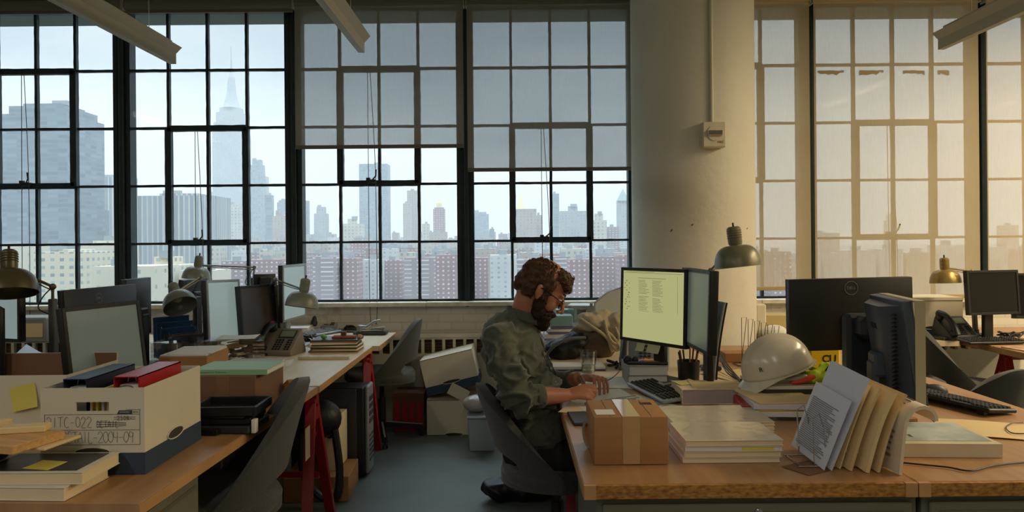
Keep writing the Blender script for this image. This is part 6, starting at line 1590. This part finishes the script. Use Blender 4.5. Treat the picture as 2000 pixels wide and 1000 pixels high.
plank('small brown box behind the manila sheet before the column', (P(1455, 715, 4.15).x - .02, 4.25, HD), (.16, .12, .05), 0, cardm, 'cardboard_box', 'box', .002)
k = MB()
for i in range(4):
    k.tube(smoothpath([tuple(Gd(1395 + i * 5, 700 + 8 * i) + V((0, 0, .09 - .015 * i))), tuple(Gd(1420, 725 + 6 * i) + V((0, 0, .04))), tuple(Gd(1442, 742 + 2 * i) + V((0, 0, .012))), tuple(Gd(1452, 750 + 2 * i) + V((0, 0, .006)))], 6), .0035, 6)
k = k.build('cable_bundle', blackp, None); tag(k, 'bundle of black cables hanging from the monitor stand to the table', 'cable')
# big monitors
monitor('big black landscape monitor seen from behind with a round logo, right tables', 1656, 612, 3.35, .57, .325, 182, 0, roll=.8, logo=(-.0, .118, .030, 'ring'), th=.035)
mo = monitor('older dark blue-grey monitor seen from behind on an arm, beige front edge', 1758, 676, 2.80, .38, .38, 80, 8, m=mat('slate_blue_plastic', (66, 78, 90), .4), deep=True, logo=(0, .09, .024, 'text'), roll=0, th=.03)
k = MB(); z0 = P(1758, 676, 2.80).z - HD
for i in range(20): k.box((-.150, .066, z0 - .15 + i * .015), (.07, .012, .005), rot=rotm(0, 0, -28))
vo = k.build('vent_slots', ink, mo, smooth=0)
k = MB(); k.box((0, -.002, z0 + .187), (.402, .034, .004)).box((-.2015, -.002, z0), (.003, .034, .37)).box((.2015, -.002, z0), (.003, .034, .37)); o = k.build('beige_rim', beigep, mo, smooth=0)
k = MB(); k.box((0, 0, .20), (.11, .07, .38), bev=.015).box((.02, -.06, .34), (.10, .10, .09), bev=.02); k.cyl((0, -.09, .34), (0, -.02, .34), .03)
t = thing('monitor_stand', 'black monitor arm post with a pale cap left of the old monitor', 'monitor stand', (P(1684, 720, 3.0).x, 3.04, HD), 0); k.build('arm_post', mat('dark_blue_plastic', (34, 40, 48), .4), t)
MB().box((-.01, -.037, .36), (.03, .006, .02), bev=.002).build('pale_cap', silver, t); MB().box((0, 0, .008), (.24, .2, .015), bev=.005).build('stand_base', blackp, t)
plank('tall brown cardboard panel between the two right monitors', (P(1672, 690, 3.5).x, 3.52, HD), (.10, .04, .33), 0, mat('warm_board', (150, 122, 88), .8), 'display_board', 'board', .002)
kb = G(1852, 793, HD); keyboard('black keyboard near the right edge of the right tables', (1.855, 3.07), 108, .42, .15, blackg, blackp)
mq = G(1830, 768, HD); mouse('dark computer mouse beyond the keyboard on the right table', (mq.x, mq.y + .02, 0), 70, blackg)
# folders standing in the wire sorter at the front edge
fx0 = P(1560, 900, 2.2).x; 
t = thing('file_sorter', 'wire file sorter at the front edge of the right table holding leaning papers', 'file sorter', (1.02, 2.30, HD), 0)
k = MB()
for i in range(5):
    x = -.10 + i * .050
    for y in (-.06, .06): k.tube([(x, y, .003), (x - .006, y, .15 if i == 0 else .12), (x + .016, y, .165 if i == 0 else .135), (x + .030, y, .12), (x + .036, y, .003)], .0020, 6)
for y in (-.06, .06): k.tube([(-.15, y, .004), (.14, y, .004)], .003, 6)
k.tube([(-.14, -.06, .003), (-.14, .06, .003)], .003, 6); k.tube([(.13, -.06, .003), (.13, .06, .003)], .003, 6)
k.build('wire_frame', chrome, t)
def leaf(label, x, y, w, h, lean, yaw, mm, bend=0., th=.002, name='folder', cat='folder', lines=0, roll=0, droop=0.):
    """standing sheet: width along its own x after yaw, leaning by lean degrees, curving at the top"""
    o_ = MB()
    def f(u, v):
        s = v * h; a = math.radians(lean) + bend * v * v + droop * max(0, v - .45) ** 1.5
        # integrate the lean along the height
        n = 8; xx = zz = 0
        for i in range(n):
            vv = v * (i + .5) / n; aa = math.radians(lean) + bend * vv * vv + droop * max(0, vv - .45) ** 1.3; xx += math.sin(aa) * s / n; zz += math.cos(aa) * s / n
        return ((u - .5) * w, xx, zz)
    o_.grid(f, 8, 18, th=th); ob = o_.build(name, mm, None, smooth=60)
    ob.location = (x, y, HD + .002 + abs(math.sin(math.radians(roll))) * w / 2); ob.rotation_euler = (0, math.radians(roll), math.radians(yaw)); tag(ob, label, cat)
    if lines:
        k = MB(); rd = random.Random(lines)
        for i in range(lines):
            vv = .80 - .72 * i / lines; L = w * rd.uniform(.55, .8); a = f(.5, vv); k.box((-w * .42 + L / 2, a[1] - .0018, a[2]), (L, .0006, h * .30 / lines), rot=rotm(-lean, 0, 0))
        k.build('printed_lines', mat('grey_print', (130, 130, 134), .8), ob, smooth=0)
    return ob
# seen nearly edge-on: they stand across the sorter, wide side along the depth, leaning to the right
bluepaper = mat('cold_white_paper', (208, 212, 224), .7)
manb = mat('manila_dark', (214, 186, 134), .75)
leaf('tall white sheet leaning at the left of the wire sorter, facing left', .945, 2.31, .215, .30, 20, -84, bluepaper, .04, .0012, 'paper_sheet', 'paper', 0, roll=6)
leaf('shorter closely printed sheet in front of the tall white one', .925, 2.31, .205, .225, 19, -84, bluepaper, .04, .0012, 'paper_sheet', 'paper', 26, roll=6)
leaf('manila folder just right of the white sheets in the wire sorter', .975, 2.33, .22, .27, 17, -84, manila, .18, .004, roll=3)
leaf('second manila folder from the left in the wire sorter', 1.000, 2.32, .23, .265, 15, -85, manb, .22, .010, roll=4)
leaf('curved manila folder in the middle of the wire sorter', 1.040, 2.30, .23, .255, 13, -85, manila, .30, .012, roll=4)
leaf('rightmost manila folder in the wire sorter', 1.075, 2.30, .23, .25, 13, -85, manb, .34, .008, roll=3)
leaf('loose cream booklet bending over to the right of the wire sorter', 1.125, 2.27, .22, .31, 4, -84, mat('cream_booklet', (220, 204, 176), .7), .20, .010, 'booklet', 'booklet', 12, roll=3, droop=6.3)
sheet('brown card lying under the wire sorter', .90, 2.24, HD, .12, .10, 30, cardd, curl=0)
# colour markers behind
for i, cl in enumerate(((190, 40, 40), (50, 140, 60), (40, 110, 170), (60, 90, 160))):
    p = P(1716 + 14 * i, 765, 2.72); o = MB().box((0, 0, .008), (.026, .10, .015), bev=.003).build('marker', mat('marker_%d' % i, cl, .4), None); o.location = (p.x, 2.80, HD + .028); o.rotation_euler = (0, 0, math.radians(12)); tag(o, ('red', 'green', 'light blue', 'dark blue')[i] + ' marker lying behind the standing manila folders', 'marker')
plank('cardboard tray under the coloured markers', (P(1740, 775, 2.75).x, 2.80, HD), (.16, .16, .027), 12, cardm, 'cardboard_tray', 'tray', .002)
plank('round-topped cream card standing before the old monitor', (P(1690, 745, 2.66).x, 2.66, HD), (.12, .004, .16), -20, manila, 'card', 'card', .001)
# white binder with a photo
wb0 = 2.33; xl3, xr3 = P(1790, 900, wb0).x, P(1968, 900, wb0).x
bn = thing('ring_binder', 'white ring binder with a landscape print on its cover, lying on the corner table', 'binder', ((xl3 + xr3) / 2 - .03, wb0 + .145, HD), -3)
wB = xr3 - xl3 + .04; offw = mat('offwhite_vinyl', (214, 204, 176), .35)
k = MB(); k.box((0, 0, .042), (wB, .28, .003)).box((0, 0, .0015), (wB, .28, .003)).box((0, -.1385, .0218), (wB, .003, .038)); k.build('cover', offw, bn, smooth=0)
MB().box((0, .004, .020), (wB - .02, .262, .032)).build('page_block', paperw, bn, smooth=0)
MB().box((.0, .01, .0442), (wB - .03, .235, .001)).build('cover_print', mat('print_pale', (206, 214, 210), .25, rgb2=(150, 166, 160), vscale=10), bn, smooth=0)
k = MB(); rd = random.Random(2)
for i in range(14): k.prism([(0, 0), (.010, -.004), (.013, .018 + rd.random() * .012), (.004, .026)], .0006, T(-wB * .4 + rd.random() * .05, -.06 + i * .010, .0449))
k.build('printed_trees', mat('tree_print', (74, 84, 76), .5), bn, smooth=0)
MB().tube(smoothpath([(-wB / 2 + .002, -.06, .012), (-wB / 2 - .002, -.06, .022), (-wB / 2 + .002, -.06, .032)], 4), .003, 6).build('ring_mechanism', chrome, bn)
fo = MB().grid(lambda u, v: ((u - .5) * .36, (v - .5) * .25, .002 + .003 * math.sin(u * 4)), 10, 6, th=.0015).build('manila_folder', manila, None); q = Gd(1925, 838); fo.location = (q.x + .02, q.y - .02, HD + .0005); fo.rotation_euler = (0, 0, math.radians(-20)); tag(fo, 'open manila folder lying near the right edge of the corner table', 'folder')
k = MB(); k.tube(smoothpath([tuple(Gd(*p) + V((0, 0, .009))) for p in ((1998, 830), (1975, 832), (1965, 840), (1975, 850), (1995, 852), (2020, 850))], 6), .002, 6); k = k.build('eyeglass_cord', blackp, None); tag(k, 'loop of black cord on the manila folder at the right edge', 'cord')
k = MB(); k.tube(smoothpath([tuple(Gd(*p) + V((0, 0, .004))) for p in ((1752, 905), (1800, 910), (1850, 915), (1895, 922), (1940, 912), (2010, 905))], 6), .0028, 6); k = k.build('black_cable', blackp, None); tag(k, 'black cable lying along the front of the white binder', 'cable')
# things between column and big monitor, on the sill side
zsill = 0; 
for lab, px, py, Y, d_, mm, nm in (('white jar stack beside the column by the window', 1480, 650, 5.55, (.07, .07, .20), whitebx, 'white_jar'), ('open cream box behind the hard hat by the window', 1520, 640, 5.45, (.26, .2, .13), manila, 'cream_box'), ('white crumpled paper pile behind the hard hat', 1512, 645, 5.2, (.14, .1, .05), paper, 'paper_pile')): pass
table('low window shelf right of the column, carrying cream boxes', 1.80, 3.05, 5.0, 5.72, woodp)
plank('white jar with an orange band standing beside the column', (P(1480, 650, 5.2).x + .03, 5.25, HD), (.075, .075, .24), 0, whitebx, 'white_jar', 'jar', .01)
plank('open cream box behind the hard hat by the window', (P(1520, 640, 5.5).x, 5.5, HD), (.24, .2, .14), -8, mat('kraft_cream', (190, 172, 124), .8), 'cream_box', 'box', .003)
o = MB().sph((0, 0, .05), (.09, .06, .05), 14, 8).build('crumpled_paper', paper, None, smooth=20); o.location = (P(1512, 645, 5.15).x, 5.15, HD + .0); tag(o, 'crumpled white paper pile behind the hard hat', 'paper')
# far right
fr_ = P(1818, 625, 5.45); wfr = .32
lb2 = bankers_box('cream file box with dark blue foot under the brass lamp by the window', (P(1800, 620, 5.35).x, 5.35, HD), 0, .42, .30, .27, .06, handle=False)
MB().box((0, 0, .268), (.425, .31, .02)).build('lid', whitebx, lb2, smooth=0)
brass = mat('lamp_brass', (150, 130, 76), .35, .55)
desk_lamp('brass-coloured desk lamp by the warm-coloured shades at far right', (P(1905, 600, 5.2).x, 5.2, HD), PL(1900, 560, 5.2), PL(1898, 530, 5.2), PL(1845, 523, 5.05), (0, -.08, -1), r=.098, m=brass)
monitor('dark monitor on a silver foot at far right', 1940, 571, 4.95, .40, .30, 10, 4, scr=off_scr, stand='plate')
monitor('second dark monitor cut off by the right edge', 2040, 578, 4.98, .40, .31, -10, 4, scr=off_scr)
q = P(1930, 650, 4.9); keyboard('black keyboard in front of the far right monitor', (q.x - .02, 4.72 + .12), 5, .40, .14, blackp, blackp)
phone('black desk phone between the brass lamp and the far right monitor', (P(1880, 640, 5.0).x, 5.10), 10, 1.05, blackp, blackg)
plank('flat dark tray on the far right table beside the keyboard', (P(1850, 640, 5.1).x + .05, 5.1, HD), (.3, .16, .02), 8, blackg, 'tray', 'tray', .003)
for i, (dx, dy, mm, lab) in enumerate(((0, 0, blackg, 'dark magazine at the bottom of the far right pile'), (.02, .0, mat('photo_page', (150, 110, 90), .4, rgb2=(70, 80, 96), vscale=18), 'magazine with a colour picture on the far right table'), (-.03, .03, manila, 'cream brochure under the picture magazine at far right'))):
    o = MB().box((0, 0, .003), (.30, .22, .006), bev=.001).build('magazine', mm, None, smooth=0); q = Gd(1968, 662); o.location = (q.x + .07 + dx, q.y + .02 + dy, HD + .0065 * i); o.rotation_euler = (0, 0, math.radians(-8 + 7 * i)); tag(o, lab, 'magazine')
q = Gd(1985, 682); o = MB().box((0, 0, .003), (.26, .20, .005)).build('magazine', mat('photo_page2', (200, 186, 160), .4, rgb2=(150, 90, 70), vscale=14), None, smooth=0); o.location = (q.x + .10, q.y, HD); o.rotation_euler = (0, 0, .2); tag(o, 'open brochure at the right edge below the magazine pile', 'magazine')
k = MB(); rd = random.Random(21); k.tube(smoothpath([(rd.uniform(-.1, .1), rd.uniform(-.04, .04), rd.uniform(.006, .06)) for _ in range(20)], 5), .005, 7); k = k.build('cable_coil', blackp, None); k.location = (P(1985, 655, 4.95).x, 5.0, HD); tag(k, 'tangle of black cables under the second far right monitor', 'cable')
# bag, chrome ring and small box on the floor behind the man
t = thing('black_bag', 'black bag lying on the floor behind the chair of the man', 'bag', (P(1035, 975, 3.95).x, 4.1, 0), 0)
blob('bag_body', [((.0, 0, .07), (.22, .13, .07), 0, 0, 0), ((-.17, -.02, .06), (.10, .09, .06), 0, 12, 0), ((.12, 0, .10), (.12, .12, .09), 0, 0, 0)], .009, mat('black_nylon', (16, 17, 20), .8), t, crump, None)
plank('small grey box on the floor under the right table behind the red trestle', (P(1120, 975, 4.2).x + .02, 4.35, 0), (.12, .12, .16), 0, mat('grey_card', (170, 172, 166), .7), 'grey_box', 'box', .003)
